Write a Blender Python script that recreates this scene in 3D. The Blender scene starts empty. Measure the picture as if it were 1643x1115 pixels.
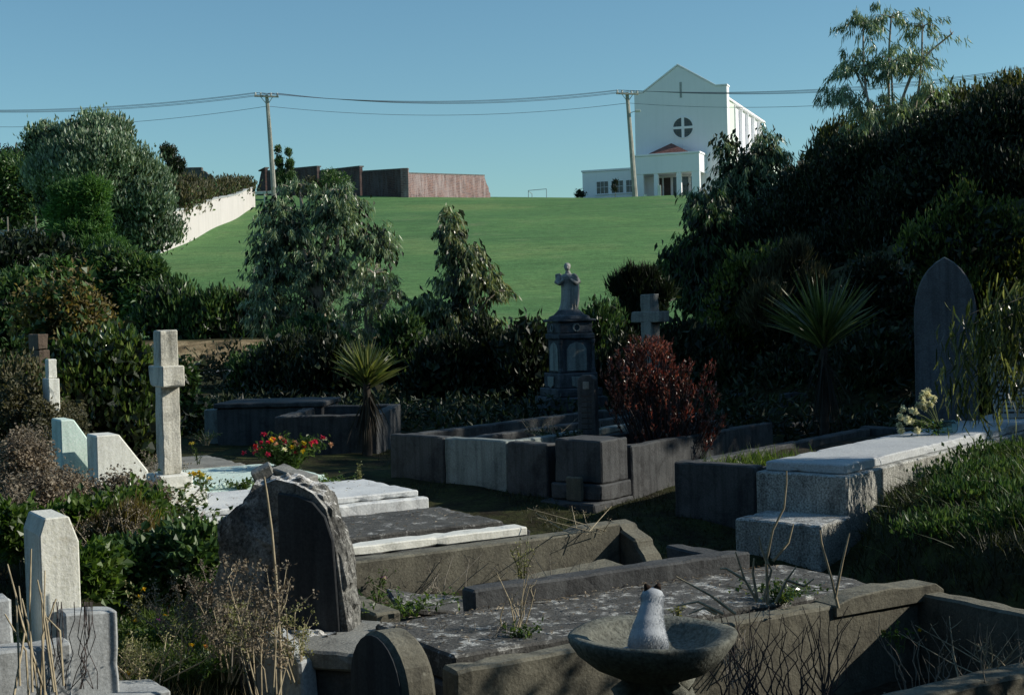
import bpy, bmesh, math, random
import numpy as np
from mathutils import Vector, Matrix, noise
R=math.radians
sc=bpy.context.scene
COL=sc.collection
rng=np.random.default_rng(7)
random.seed(7)

# ---------------------------------------------------------------- camera
F=2282.0
TH=math.atan(57.5/F); RO=R(1.5)
fwd=Vector((0,math.cos(TH),-math.sin(TH))); up0=Vector((0,math.sin(TH),math.cos(TH))); r0=Vector((1,0,0))
RT=math.cos(RO)*r0-math.sin(RO)*up0
UP=math.sin(RO)*r0+math.cos(RO)*up0
cam=bpy.data.cameras.new('camera'); camo=bpy.data.objects.new('camera',cam); COL.objects.link(camo)
cam.lens=50.0; cam.sensor_width=36; cam.sensor_fit='HORIZONTAL'; cam.clip_start=0.05; cam.clip_end=8000
camo.matrix_world=Matrix(((RT.x,UP.x,-fwd.x,0),(RT.y,UP.y,-fwd.y,0),(RT.z,UP.z,-fwd.z,0),(0,0,0,1)))
sc.camera=camo
def ray(px,py):
    return RT*(px-821.5)+UP*(557.5-py)+fwd*F
def at(px,py,Y):
    r=ray(px,py); return r*(Y/r.y)
def atz(px,py,z):
    r=ray(px,py); return r*(z/r.z)

# ---------------------------------------------------------------- light
EL=R(27); AZ=R(1)      # sun direction: to the right, a little beyond
S=Vector((math.cos(EL)*math.cos(AZ),math.cos(EL)*math.sin(AZ),math.sin(EL)))
sun=bpy.data.lights.new('sun','SUN'); sun.energy=5.0; sun.angle=R(0.53); sun.color=(1.0,0.93,0.80)
so=bpy.data.objects.new('sun',sun); COL.objects.link(so)
so.rotation_euler=S.to_track_quat('Z','Y').to_euler()
so.location=S*200
w=bpy.data.worlds.new('World'); sc.world=w; w.use_nodes=True
nt=w.node_tree; nt.nodes.clear()
sky=nt.nodes.new('ShaderNodeTexSky'); sky.sky_type='NISHITA'; sky.sun_disc=False
sky.sun_elevation=EL; sky.sun_rotation=math.pi/2-AZ
sky.air_density=1.0; sky.dust_density=0.4; sky.ozone_density=1.5
hs=nt.nodes.new('ShaderNodeMix'); hs.data_type='RGBA'; hs.blend_type='MULTIPLY'; hs.inputs[0].default_value=1
hs.inputs[7].default_value=(0.90,1.27,1.31,1)
bg=nt.nodes.new('ShaderNodeBackground'); bg.inputs[1].default_value=0.085
ou=nt.nodes.new('ShaderNodeOutputWorld')
nt.links.new(sky.outputs[0],hs.inputs[6]); nt.links.new(hs.outputs[2],bg.inputs[0]); nt.links.new(bg.outputs[0],ou.inputs[0])
sc.view_settings.view_transform='Standard'; sc.view_settings.look='None'; sc.view_settings.exposure=0; sc.view_settings.gamma=1
sc.cycles.max_bounces=5; sc.cycles.transparent_max_bounces=4

# ---------------------------------------------------------------- tagging
def tag(o,label=None,cat=None,group=None,kind=None):
    if label: o['label']=label
    if cat: o['category']=cat
    if group: o['group']=group
    if kind: o['kind']=kind
    return o
def thing(name,label,cat,loc=(0,0,0),rz=0,group=None):
    o=bpy.data.objects.new(name,None); COL.objects.link(o)
    o.location=loc; o.rotation_euler=(0,0,rz); o.empty_display_size=.2
    return tag(o,label,cat,group)
def link(name,me,mat,parent=None):
    o=bpy.data.objects.new(name,me); COL.objects.link(o)
    if mat is not None: me.materials.append(mat)
    if parent is not None: o.parent=parent
    return o
def npmesh(name,V,Fc,smooth=False):
    """V (n,3), Fc list of (m,k) int arrays (k=3 or 4)"""
    me=bpy.data.meshes.new(name)
    if not isinstance(Fc,list): Fc=[Fc]
    Fc=[f for f in Fc if len(f)]
    nl=sum(f.size for f in Fc); nf=sum(len(f) for f in Fc)
    me.vertices.add(len(V)); me.vertices.foreach_set('co',np.ascontiguousarray(V,dtype=np.float32).ravel())
    me.loops.add(nl); me.polygons.add(nf)
    me.loops.foreach_set('vertex_index',np.concatenate([f.ravel() for f in Fc]).astype(np.int32))
    tot=np.concatenate([np.full(len(f),f.shape[1]) for f in Fc]); st=np.concatenate([[0],np.cumsum(tot)[:-1]])
    me.polygons.foreach_set('loop_start',st.astype(np.int32))
    me.polygons.foreach_set('loop_total',tot.astype(np.int32))
    me.polygons.foreach_set('use_smooth',np.full(nf,smooth))
    me.update(calc_edges=True); return me
class Acc:
    def __init__(s): s.V=[];s.Q=[];s.T=[];s.n=0
    def add(s,V,F):
        V=np.asarray(V,float);F=np.asarray(F)
        if len(V)==0: return
        (s.Q if F.shape[1]==4 else s.T).append(F+s.n); s.V.append(V); s.n+=len(V)
    def build(s,name,mat,parent=None,smooth=False,origin=None):
        if not s.V: s.add(np.zeros((3,3)),np.array([[0,1,2]]))
        V=np.concatenate(s.V)
        if origin is not None: V=V-np.asarray(origin)
        Fc=[]
        if s.Q: Fc.append(np.concatenate(s.Q))
        if s.T: Fc.append(np.concatenate(s.T))
        o=link(name,npmesh(name,V,Fc,smooth),mat,parent)
        if origin is not None and parent is None: o.location=origin
        return o
def nrm(a): return a/np.maximum(np.linalg.norm(a,axis=-1,keepdims=True),1e-9)
def runit(n): return nrm(rng.normal(size=(n,3)))

# ---------------------------------------------------------------- materials
class NB:
    def __init__(s,name):
        s.m=bpy.data.materials.new(name); s.m.use_nodes=True; s.t=s.m.node_tree; s.t.nodes.clear()
        s.out=s.t.nodes.new('ShaderNodeOutputMaterial')
    def n(s,typ,**kw):
        x=s.t.nodes.new(typ)
        for k,v in kw.items(): setattr(x,k,v)
        return x
    def l(s,a,b): s.t.links.new(a,b)
    def val(s,sock,v):
        if hasattr(v,'node'): s.l(v,sock)
        else: sock.default_value=v
    def coords(s,scale=(1,1,1),kind='Object'):
        tc=s.n('ShaderNodeTexCoord'); mp=s.n('ShaderNodeMapping'); s.l(tc.outputs[kind],mp.inputs[0]); mp.inputs['Scale'].default_value=scale
        return mp.outputs[0]
    def noise(s,vec,scale,detail=5,rough=.55,dist=0):
        x=s.n('ShaderNodeTexNoise'); s.l(vec,x.inputs['Vector']); x.inputs['Scale'].default_value=scale; x.inputs['Detail'].default_value=detail; x.inputs['Roughness'].default_value=rough; x.inputs['Distortion'].default_value=dist
        return x.outputs[0]
    def ramp(s,f,stops,interp='LINEAR'):
        x=s.n('ShaderNodeValToRGB'); x.color_ramp.interpolation=interp
        e=x.color_ramp.elements
        while len(e)<len(stops): e.new(.5)
        for i,(p,c) in enumerate(stops):
            e[i].position=p; e[i].color=(c,c,c,1) if isinstance(c,(int,float)) else (*c,1)
        s.l(f,x.inputs[0]); return x.outputs[0]
    def mix(s,f,a,b,mode='MIX'):
        x=s.n('ShaderNodeMix',data_type='RGBA',blend_type=mode); s.val(x.inputs[0],f)
        for k,v in ((6,a),(7,b)):
            if hasattr(v,'node'): s.l(v,x.inputs[k])
            else: x.inputs[k].default_value=(*v,1) if len(v)==3 else v
        return x.outputs[2]
    def math(s,op,a,b=0.0):
        x=s.n('ShaderNodeMath',operation=op); s.val(x.inputs[0],a); s.val(x.inputs[1],b); return x.outputs[0]
    def bump(s,h,strength=.3,dist=.01):
        x=s.n('ShaderNodeBump'); s.l(h,x.inputs['Height']); x.inputs['Strength'].default_value=strength; x.inputs['Distance'].default_value=dist; return x.outputs[0]
    def pbr(s,col,rough=.8,normal=None,spec=.3,metal=0,link=True):
        x=s.n('ShaderNodeBsdfPrincipled')
        if hasattr(col,'node'): s.l(col,x.inputs['Base Color'])
        else: x.inputs['Base Color'].default_value=(*col,1)
        s.val(x.inputs['Roughness'],rough); x.inputs['Specular IOR Level'].default_value=spec; x.inputs['Metallic'].default_value=metal
        if normal is not None: s.l(normal,x.inputs['Normal'])
        if link: s.l(x.outputs[0],s.out.inputs[0])
        return x.outputs[0]
def stone(name,c1,c2,dark=(.03,.03,.028),damt=.5,lichen=None,lamt=.3,lscale=9,top=None,topamt=.7,bump=.5,scale=1.0,streak=.4,speck=.25):
    b=NB(name); v=b.coords((scale,)*3)
    geo=b.n('ShaderNodeNewGeometry'); sx=b.n('ShaderNodeSeparateXYZ'); b.l(geo.outputs['Normal'],sx.inputs[0]); nz=sx.outputs[2]
    big=b.noise(v,2.2,6,.6); c=b.mix(b.ramp(big,[(.35,0),(.65,1)]),c1,c2)
    if top is not None:
        tf=b.math('MULTIPLY',b.ramp(nz,[(.5,0),(.85,1)]),b.ramp(b.noise(v,5,6,.65),[(.42-.3*topamt,0),(.62,1)]))
        c=b.mix(b.math('MULTIPLY',tf,topamt),c,top)
    st=b.noise(b.coords((9*scale,9*scale,.55*scale)),1.5,5,.6)
    sf=b.math('MULTIPLY',b.ramp(st,[(.45,0),(.7,streak)]),b.ramp(nz,[(.2,1),(.6,0)]))
    c=b.mix(sf,c,dark)
    blot=b.noise(v,5.5,7,.72,.4)
    c=b.mix(b.ramp(blot,[(.62-.25*damt,0),(.78-.2*damt,min(1,damt+.25))]),c,dark)
    fine=b.noise(v,70,4,.6)
    c=b.mix(speck,c,b.ramp(fine,[(.3,(.0,.0,.0)),(.5,(.5,.5,.5)),(.7,(1,1,1))]),'OVERLAY')
    if lichen is not None:
        lf=b.noise(v,lscale,7,.75,.2)
        lf=b.math('MULTIPLY',b.ramp(lf,[(.66-.22*lamt,0),(.74-.2*lamt,1)]),b.ramp(b.noise(v,90,3,.6),[(.35,.25),(.6,1)]))
        c=b.mix(b.math('MULTIPLY',lf,b.ramp(nz,[(-.2,.25),(.7,1)])),c,lichen)
    h=b.math('ADD',b.math('MULTIPLY',b.noise(v,60,5,.65),.6),b.math('MULTIPLY',b.noise(v,9,5,.6),.6))
    b.pbr(c,.88,b.bump(h,bump,.02),.2)
    return b.m
def leafmat(name,c1,c2,c3=None,rough=.45,trans=.25,tint=(1,1,.5),spec=.4,clump=1.5,gain=1.0):
    b=NB(name); trans=min(.45,trans*1.5); geo=b.n('ShaderNodeNewGeometry'); rnd=geo.outputs['Random Per Island']
    stops=[(0,c1),(.6,c2),(1,c3 or c2)]
    c=b.ramp(rnd,stops)
    cl=b.noise(b.coords(),clump,3,.5)
    c=b.mix(1,c,b.ramp(cl,[(.3,(.45,.5,.5)),(.7,(1.35,1.3,1.15))]),'MULTIPLY')
    p=b.pbr(c,rough,None,spec,link=False)
    tr=b.n('ShaderNodeBsdfTranslucent'); b.l(b.mix(1,c,(*[x*1.3 for x in tint],),'MULTIPLY'),tr.inputs[0])
    mx=b.n('ShaderNodeMixShader'); mx.inputs[0].default_value=trans; b.l(p,mx.inputs[1]); b.l(tr.outputs[0],mx.inputs[2]); b.l(mx.outputs[0],b.out.inputs[0])
    return b.m
def plain(name,col,rough=.7,spec=.3,var=.25,scale=20,bump=.1,metal=0):
    b=NB(name); v=b.coords(); n=b.noise(v,scale,5,.6)
    c=b.mix(var,col,b.ramp(n,[(.3,(.0,.0,.0)),(.7,(1,1,1))]),'OVERLAY')
    b.pbr(c,rough,b.bump(n,bump,.01),spec,metal); return b.m

M={}
M['lawn_soil']=None
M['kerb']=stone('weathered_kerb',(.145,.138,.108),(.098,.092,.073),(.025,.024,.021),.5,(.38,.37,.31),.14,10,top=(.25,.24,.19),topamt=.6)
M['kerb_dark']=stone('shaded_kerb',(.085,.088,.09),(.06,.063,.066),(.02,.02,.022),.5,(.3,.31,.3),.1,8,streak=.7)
M['slab_dark']=stone('dark_slab',(.085,.083,.078),(.05,.05,.048),(.02,.02,.02),.35,(.60,.60,.57),.62,10,top=(.13,.128,.12),topamt=.6,bump=.8)
M['slab_dark_b']=stone('dark_slab_b',(.09,.088,.082),(.05,.05,.048),(.02,.02,.02),.4,(.5,.5,.48),.50,9,top=(.14,.14,.13),topamt=.5,bump=.8)
M['white']=stone('white_paint',(.76,.76,.70),(.66,.66,.60),(.16,.16,.14),.25,None,top=(.72,.73,.7),topamt=.5,streak=.35,bump=.25)
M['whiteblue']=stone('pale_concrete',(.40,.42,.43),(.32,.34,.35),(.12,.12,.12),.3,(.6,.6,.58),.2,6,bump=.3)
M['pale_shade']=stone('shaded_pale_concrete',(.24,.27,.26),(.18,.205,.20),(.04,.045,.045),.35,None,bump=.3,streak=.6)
M['paleslab']=stone('pale_painted_slab',(.66,.68,.68),(.56,.58,.59),(.2,.2,.2),.3,(.7,.7,.68),.3,6,bump=.3,streak=.5)
M['mint']=stone('mint_paint',(.64,.78,.72),(.58,.71,.65),(.16,.2,.18),.2,None,bump=.25,streak=.3)
M['cross']=stone('cross_stone',(.70,.68,.60),(.52,.50,.43),(.10,.10,.085),.45,(.40,.33,.07),.35,5,bump=.45,streak=.6)
M['rough']=stone('speckled_stone',(.22,.22,.205),(.12,.12,.115),(.035,.035,.035),.6,(.66,.65,.62),.62,8,bump=1.0,speck=.7,top=(.85,.84,.82),topamt=1.0)
M['pillar']=stone('white_pillar',(.74,.74,.67),(.62,.62,.56),(.14,.14,.12),.2,(.42,.27,.04),.3,11,bump=.35,streak=.6,top=(.68,.68,.62))
M['grey']=stone('grey_concrete',(.27,.27,.25),(.2,.2,.185),(.05,.05,.048),.4,(.45,.45,.42),.15,9,streak=.6)
M['tomb']=stone('stippled_concrete',(.40,.40,.37),(.30,.30,.275),(.08,.08,.075),.5,None,bump=.7,speck=.75,streak=.5,top=(.45,.47,.48))
M['tomb_slab']=stone('tomb_slab',(.48,.5,.51),(.40,.42,.44),(.2,.2,.2),.15,None,bump=.15,streak=.2)
M['brown']=stone('brown_stone',(.16,.12,.09),(.12,.09,.07),(.04,.035,.03),.3,(.3,.31,.24),.5,9)
M['monument']=stone('monument_stone',(.10,.11,.125),(.06,.07,.08),(.025,.027,.03),.6,(.42,.44,.45),.2,7,streak=.8)
M['statue']=stone('statue_marble',(.36,.36,.34),(.26,.26,.25),(.09,.09,.08),.35,None,bump=.3,streak=.5,scale=2)
M['panel']=stone('honed_panel',(.05,.056,.06),(.036,.04,.045),(.012,.012,.014),.3,None,bump=.12,streak=.6)
M['arch']=stone('pointed_stone',(.13,.14,.15),(.095,.10,.108),(.06,.06,.065),.4,(.36,.36,.34),.15,7,streak=.9,top=(.55,.53,.42))
M['bath']=stone('bath_concrete',(.17,.175,.15),(.11,.115,.10),(.05,.048,.04),.4,(.4,.39,.33),.12,18,bump=.6,speck=.5)
M['soil']=plain('soil',(.035,.030,.022),.95,.1,.6,25,.8)
M['bark']=plain('bark',(.13,.115,.09),.9,.1,.5,14,.6)
M['palebark']=plain('pale_bark',(.36,.31,.25),.8,.2,.5,9,.4)
M['darkbark']=plain('dark_bark',(.05,.042,.035),.9,.1,.5,14,.6)
M['drystem']=plain('dry_stem',(.34,.29,.20),.85,.15,.4,20,.1)
M['greystem']=plain('grey_stem',(.20,.18,.15),.85,.15,.4,20,.1)
M['darkstem']=plain('dark_stem',(.06,.05,.05),.85,.15,.4,20,.1)
M['greenstem']=plain('green_stem',(.10,.13,.05),.7,.2,.3,20,.1)
M['pinkstem']=plain('pink_stem',(.30,.13,.10),.6,.3,.3,20,.1)
# leaves
M['lf_pohu']=leafmat('grey_green_leaf',(.06,.105,.06),(.14,.21,.135),(.40,.48,.38),.4,.15,clump=.5)
M['lf_conifer']=leafmat('feathery_leaf',(.05,.13,.035),(.085,.19,.05),(.13,.25,.07),.6,.2,clump=.6)
M['lf_mid']=leafmat('mid_leaf',(.035,.08,.03),(.065,.13,.045),(.16,.24,.09),.4,.2,clump=1)
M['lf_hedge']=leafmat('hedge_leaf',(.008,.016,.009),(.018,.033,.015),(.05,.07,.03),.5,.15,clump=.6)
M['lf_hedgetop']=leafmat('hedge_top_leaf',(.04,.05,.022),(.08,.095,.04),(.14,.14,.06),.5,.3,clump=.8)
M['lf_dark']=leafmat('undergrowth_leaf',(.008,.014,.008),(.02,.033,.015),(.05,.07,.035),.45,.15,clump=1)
M['lf_euc']=leafmat('gum_leaf',(.08,.14,.085),(.17,.25,.15),(.42,.50,.34),.32,.2,clump=.8,spec=.6)
M['lf_euc_l']=leafmat('light_gum_leaf',(.08,.12,.05),(.17,.22,.10),(.50,.50,.34),.32,.2,clump=1,spec=.6)
M['lf_eucdark']=leafmat('hanging_gum_leaf',(.025,.04,.014),(.055,.075,.022),(.32,.34,.16),.32,.3,clump=2,spec=.5)
M['lf_glossy']=leafmat('glossy_leaf',(.035,.075,.018),(.07,.125,.03),(.20,.25,.07),.22,.2,clump=2,spec=.8)
M['lf_autumn']=leafmat('autumn_leaf',(.09,.075,.03),(.19,.14,.06),(.34,.28,.12),.5,.3,clump=2)
M['lf_brown']=leafmat('brown_leaf',(.055,.055,.03),(.10,.095,.055),(.18,.16,.10),.6,.2,clump=2)
M['lf_yellow']=leafmat('yellow_green_leaf',(.045,.075,.018),(.10,.14,.035),(.26,.28,.09),.45,.3,clump=2)
M['lf_red']=leafmat('red_leaf',(.035,.035,.016),(.13,.038,.032),(.42,.28,.24),.28,.25,(1,.4,.3),clump=3,spec=.7)
M['lf_cord']=leafmat('sword_leaf',(.05,.075,.025),(.09,.12,.04),(.30,.31,.13),.35,.25,clump=2,spec=.6)
M['lf_corddead']=leafmat('shaded_dead_sword_leaf',(.016,.015,.013),(.03,.027,.022),(.06,.053,.042),.8,.1,clump=2)  # dead leaves, darkened further so the colour holds the skirt's shade
M['lf_weed']=leafmat('weed_leaf',(.035,.075,.015),(.07,.13,.03),(.16,.23,.07),.4,.3,clump=4)
M['lf_seed']=leafmat('dry_seed',(.13,.105,.085),(.24,.20,.17),(.42,.37,.31),.8,.2,(1,.9,.7),clump=4)
M['lf_seedl']=leafmat('pale_seed',(.16,.17,.08),(.28,.28,.14),(.45,.44,.28),.8,.2,clump=4)
M['grass']=leafmat('grass_blade',(.04,.075,.015),(.08,.14,.03),(.16,.21,.06),.45,.35,clump=1.5)
M['grass_mid']=leafmat('bank_grass_blade',(.022,.042,.012),(.05,.085,.022),(.13,.17,.05),.5,.25,clump=2.2)
M['grass_shaded']=leafmat('shaded_grass_blade',(.018,.026,.012),(.035,.045,.018),(.06,.065,.03),.6,.2,clump=1.5)  # shade over path, bank face and bottom left put into the blade colour
M['grass_dry']=leafmat('dry_grass_blade',(.14,.12,.07),(.24,.21,.13),(.38,.34,.23),.7,.25,(1,.9,.6),clump=2)
for k,c in dict(pink=(.62,.03,.10),yellow=(.75,.50,.02),paleyellow=(.75,.62,.12),creamflower=(.75,.72,.55),peach=(.75,.42,.28),orange=(.65,.28,.03),purple=(.35,.06,.4),red=(.5,.02,.02)).items():
    M[k]=leafmat(k+'_petal',tuple(x*.75 for x in c),c,tuple(min(.85,x*1.15+.02) for x in c),.5,.3,(1,1,.9),clump=6)

# ---------------------------------------------------------------- shapes
def box(name,x0,x1,y0,y1,z0,z1,mat,parent=None,bev=.010,amp=.003,seg=.07,smooth=False,seed=0,fn=None):
    bm=bmesh.new(); bmesh.ops.create_cube(bm,size=1)
    for v in bm.verts: v.co=Vector(((x0+x1)/2+v.co.x*(x1-x0),(y0+y1)/2+v.co.y*(y1-y0),(z0+z1)/2+v.co.z*(z1-z0)))
    if bev>0: bmesh.ops.bevel(bm,geom=list(bm.edges),offset=bev,segments=1,affect='EDGES',profile=.5)
    for ax,(a,b) in enumerate(((x0,x1),(y0,y1),(z0,z1))):
        n=min(70,int((b-a)/seg))
        if n<1: continue
        es=[e for e in bm.edges if abs((e.verts[0].co-e.verts[1].co)[ax])>(b-a)*.6]
        bmesh.ops.subdivide_edges(bm,edges=es,cuts=n,use_grid_fill=True)
    if amp>0 and bev>0:
        mx=((x0,x1),(y0,y1),(z0,z1)); e_=bev*1.3
        for v in bm.verts:
            ax=[(i_,1 if v.co[i_]<mx[i_][0]+e_ else -1) for i_ in range(3) if v.co[i_]<mx[i_][0]+e_ or v.co[i_]>mx[i_][1]-e_]
            if len(ax)>=2:
                k_=max(0,noise.noise(v.co*9+Vector((x0*3,y1*5,z0)))-.12); k_=min(.010,k_*.018)
                for i_,s_ in ax: v.co[i_]+=s_*k_
    if amp>0:
        for v in bm.verts:
            q=v.co*4+Vector((seed*7.3,seed*3.1,x0*5)); v.co+=noise.noise_vector(q)*amp+noise.noise_vector(q*5)*amp*.5
    if fn:
        for v in bm.verts: v.co=Vector(fn(v.co))
    me=bpy.data.meshes.new(name); bm.to_mesh(me); bm.free()
    return link(name,me,mat,parent)
def prism(name,pts,axis,d0,d1,mat,parent=None,bev=.008,amp=.0015,fn=None,smooth=False):
    """extrude outline pts (a,b) along axis: 'x' -> (y,z), 'y' -> (x,z), 'z' -> (x,y)"""
    bm=bmesh.new()
    def P(a,b,d): return {'x':(d,a,b),'y':(a,d,b),'z':(a,b,d)}[axis]
    v0=[bm.verts.new(P(a,b,d0)) for a,b in pts]; v1=[bm.verts.new(P(a,b,d1)) for a,b in pts]
    bm.faces.new(v0); bm.faces.new(list(reversed(v1)))
    for i in range(len(pts)):
        j=(i+1)%len(pts); bm.faces.new((v0[j],v0[i],v1[i],v1[j]))
    bmesh.ops.recalc_face_normals(bm,faces=list(bm.faces))
    if bev>0:
        es=[e for e in bm.edges if e.calc_face_angle(0)>.5]
        bmesh.ops.bevel(bm,geom=es,offset=bev,segments=1,affect='EDGES',profile=.5)
    for v in bm.verts:
        v.co+=noise.noise_vector(v.co*5)*min(amp,.0025)
        if fn: v.co=Vector(fn(v.co))
    me=bpy.data.meshes.new(name); bm.to_mesh(me); bm.free()
    return link(name,me,mat,parent)
def lathe(acc,prof,cx=0,cy=0,seg=32,fn=None):
    n=len(prof); V=[]
    for r,z in prof:
        for k in range(seg):
            a=2*math.pi*k/seg; V.append((cx+r*math.cos(a),cy+r*math.sin(a),z))
    V=np.array(V)
    if fn is not None: V=fn(V)
    i=np.arange(n-1)[:,None]*seg; k=np.arange(seg)[None]; k2=(k+1)%seg
    Fq=np.stack([i+k,i+k2,i+seg+k2,i+seg+k],-1).reshape(-1,4)
    acc.add(V,Fq)
def tube(acc,pts,radii,sides=5,cap=True):
    pts=np.asarray(pts,float); n=len(pts); radii=np.broadcast_to(np.asarray(radii,float),(n,))
    T=np.gradient(pts,axis=0); T=nrm(T)
    ref=np.array([0,0,1.]) if abs(T[0][2])<.9 else np.array([1.,0,0])
    A=nrm(np.cross(T,ref)); B=np.cross(T,A)
    a=np.arange(sides)*2*math.pi/sides
    V=pts[:,None]+radii[:,None,None]*(A[:,None]*np.cos(a)[None,:,None]+B[:,None]*np.sin(a)[None,:,None])
    i=np.arange(n-1)[:,None]*sides; k=np.arange(sides)[None]; k2=(k+1)%sides
    Fq=np.stack([i+k,i+k2,i+sides+k2,i+sides+k],-1).reshape(-1,4)
    acc.add(V.reshape(-1,3),Fq)
def lv(acc,P,D,L,W,N=None,fold=.15):
    """diamond leaves, two triangles sharing the midrib"""
    n=len(P)
    if n==0: return
    L=np.broadcast_to(L,(n,))[:,None]; W=np.broadcast_to(W,(n,))[:,None]
    if N is None: N=runit(n)
    Sd=nrm(np.cross(D,N)); U=np.cross(Sd,D)
    b=P; m=P+D*L*.45; t=P+D*L-U*L*.12
    V=np.stack([b,m+Sd*W*.5+U*W*fold,t,m-Sd*W*.5+U*W*fold],1).reshape(-1,3)
    i=np.arange(n)[:,None]*4
    Ft=np.concatenate([i+np.array([[0,1,2]]),i+np.array([[0,2,3]])])
    acc.add(V,Ft)
def strips(acc,P,D,L,W,bend,k=3,Sd=None,taper=.7,base=.5):
    """curved blades; bend (n,3) displacement at the tip in units of L"""
    n=len(P)
    if n==0: return
    L=np.broadcast_to(L,(n,))[:,None]; W=np.broadcast_to(W,(n,))[:,None]
    if Sd is None: Sd=nrm(np.cross(D,runit(n)))
    V=[]
    for j in range(k+1):
        t=j/k; c=P+D*L*t+bend*L*t*t
        wv=W*(base+(1-base)*math.sin(min(1,t*2.2)*math.pi/2))*((1-t)**taper+.03)*.5
        V+= [c-Sd*wv,c+Sd*wv]
    V=np.stack(V,1).reshape(-1,3)
    i=np.arange(n)[:,None]*(2*(k+1))
    Fq=np.concatenate([i+np.array([[2*j,2*j+1,2*j+3,2*j+2]]) for j in range(k)])
    acc.add(V,Fq)
# ---------------------------------------------------------------- crowns
def crown_pts(blobs,n,shell=.6,low=-.6,lump=.18,seed=0):
    B=np.array(blobs,float); wt=(B[:,3]*B[:,4]*B[:,5])**(.66); wt/=wt.sum()
    idx=rng.choice(len(B),int(n*1.7),p=wt); d=runit(len(idx))
    keep=d[:,2]>low+rng.normal(size=len(d))*.15; idx=idx[keep]; d=d[keep]
    r=shell+(1-shell)*rng.random(len(d))**.6
    ph=np.sin(d[:,0]*5+idx*1.7+seed)*np.sin(d[:,1]*6+idx*2.3)*np.sin(d[:,2]*5+idx)
    r=r*(1+lump*ph)
    P=B[idx,:3]+d*B[idx,3:]*r[:,None]
    ok=np.ones(len(P),bool)
    for b in B:
        q=(P-b[:3])/b[3:]; ok&=(q**2).sum(1)>(shell*.8)**2
    P=P[ok][:n]; d=nrm(d[ok][:n]/B[idx[ok][:n],3:]*B[:,3].mean())
    return P,d
def clumped(P,d,k,rc):
    n=len(P); Q=np.repeat(P,k,0)+rng.normal(size=(n*k,3))*rc*.55; return Q,np.repeat(d,k,0)
def foliage(name,parent,blobs,n,k,rc,L,W,mat,mode='out',origin=(0,0,0),shell=.6,low=-.6,lump=.18):
    P,d=crown_pts(blobs,n,shell,low,lump); Q,dd=clumped(P,d,k,rc); m=len(Q); rr=runit(m)
    if mode=='out': D=nrm(dd*.9+rr*.8+np.array([0,0,.35]))
    elif mode=='up': D=nrm(dd*.4+rr*.45+np.array([0,0,1.0]))
    elif mode=='droop': D=nrm(dd*.35+rr*.55+np.array([0,0,-1.1]))
    elif mode=='flat': D=nrm(dd*.9+rr*.7)
    else: D=rr
    a=Acc(); Ls=L*(.6+.8*rng.random(m)); Ws=W*(.7+.6*rng.random(m))
    N=nrm(rr[::-1]+dd*.7)
    lv(a,Q,D,Ls,Ws,N)
    return a.build(name,mat,parent,origin=origin)
def branches(name,parent,base,blobs,mat,r0,origin,ntw=14,spread=.8,sides=6,lean=None,nf=2):
    a=Acc(); base=np.array(base,float); B=np.array(blobs,float)
    c=B[:,:3].mean(0); fork=base*.55+c*.45; fork[2]=base[2]+(c[2]-base[2])*.45
    def curve(p,q,n=6,w=.06):
        t=np.linspace(0,1,n)[:,None]; m=p+(q-p)*t; l=np.linalg.norm(q-p)
        o=rng.normal(size=3)*w*l; return m+o*np.sin(t*math.pi)+np.array([0,0,1])*np.sin(t*math.pi)*l*.05
    tube(a,curve(base-np.array([0,0,.15]),fork,7,.03),np.linspace(r0,r0*.7,7),sides)
    for b in B:
        q=b[:3]; tube(a,curve(fork,q),np.linspace(r0*.6,r0*.28,6),5)
        for _ in range(ntw):
            d=runit(1)[0]; d[2]=abs(d[2])*.8-.1; e=q+d*b[3:]*spread
            tube(a,curve(q-d*b[3:]*.1,e,5,.1),np.linspace(r0*.2,r0*.05,5),4)
    return a.build(name,mat,parent,origin=origin,smooth=True)
def pxblob(px,py,rx,ry,Y,dy=None):
    c=at(px,py,Y); s=Y/F
    return (c.x,c.y,c.z,rx*s,(dy if dy is not None else (rx+ry)*.5*s),ry*s)
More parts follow.
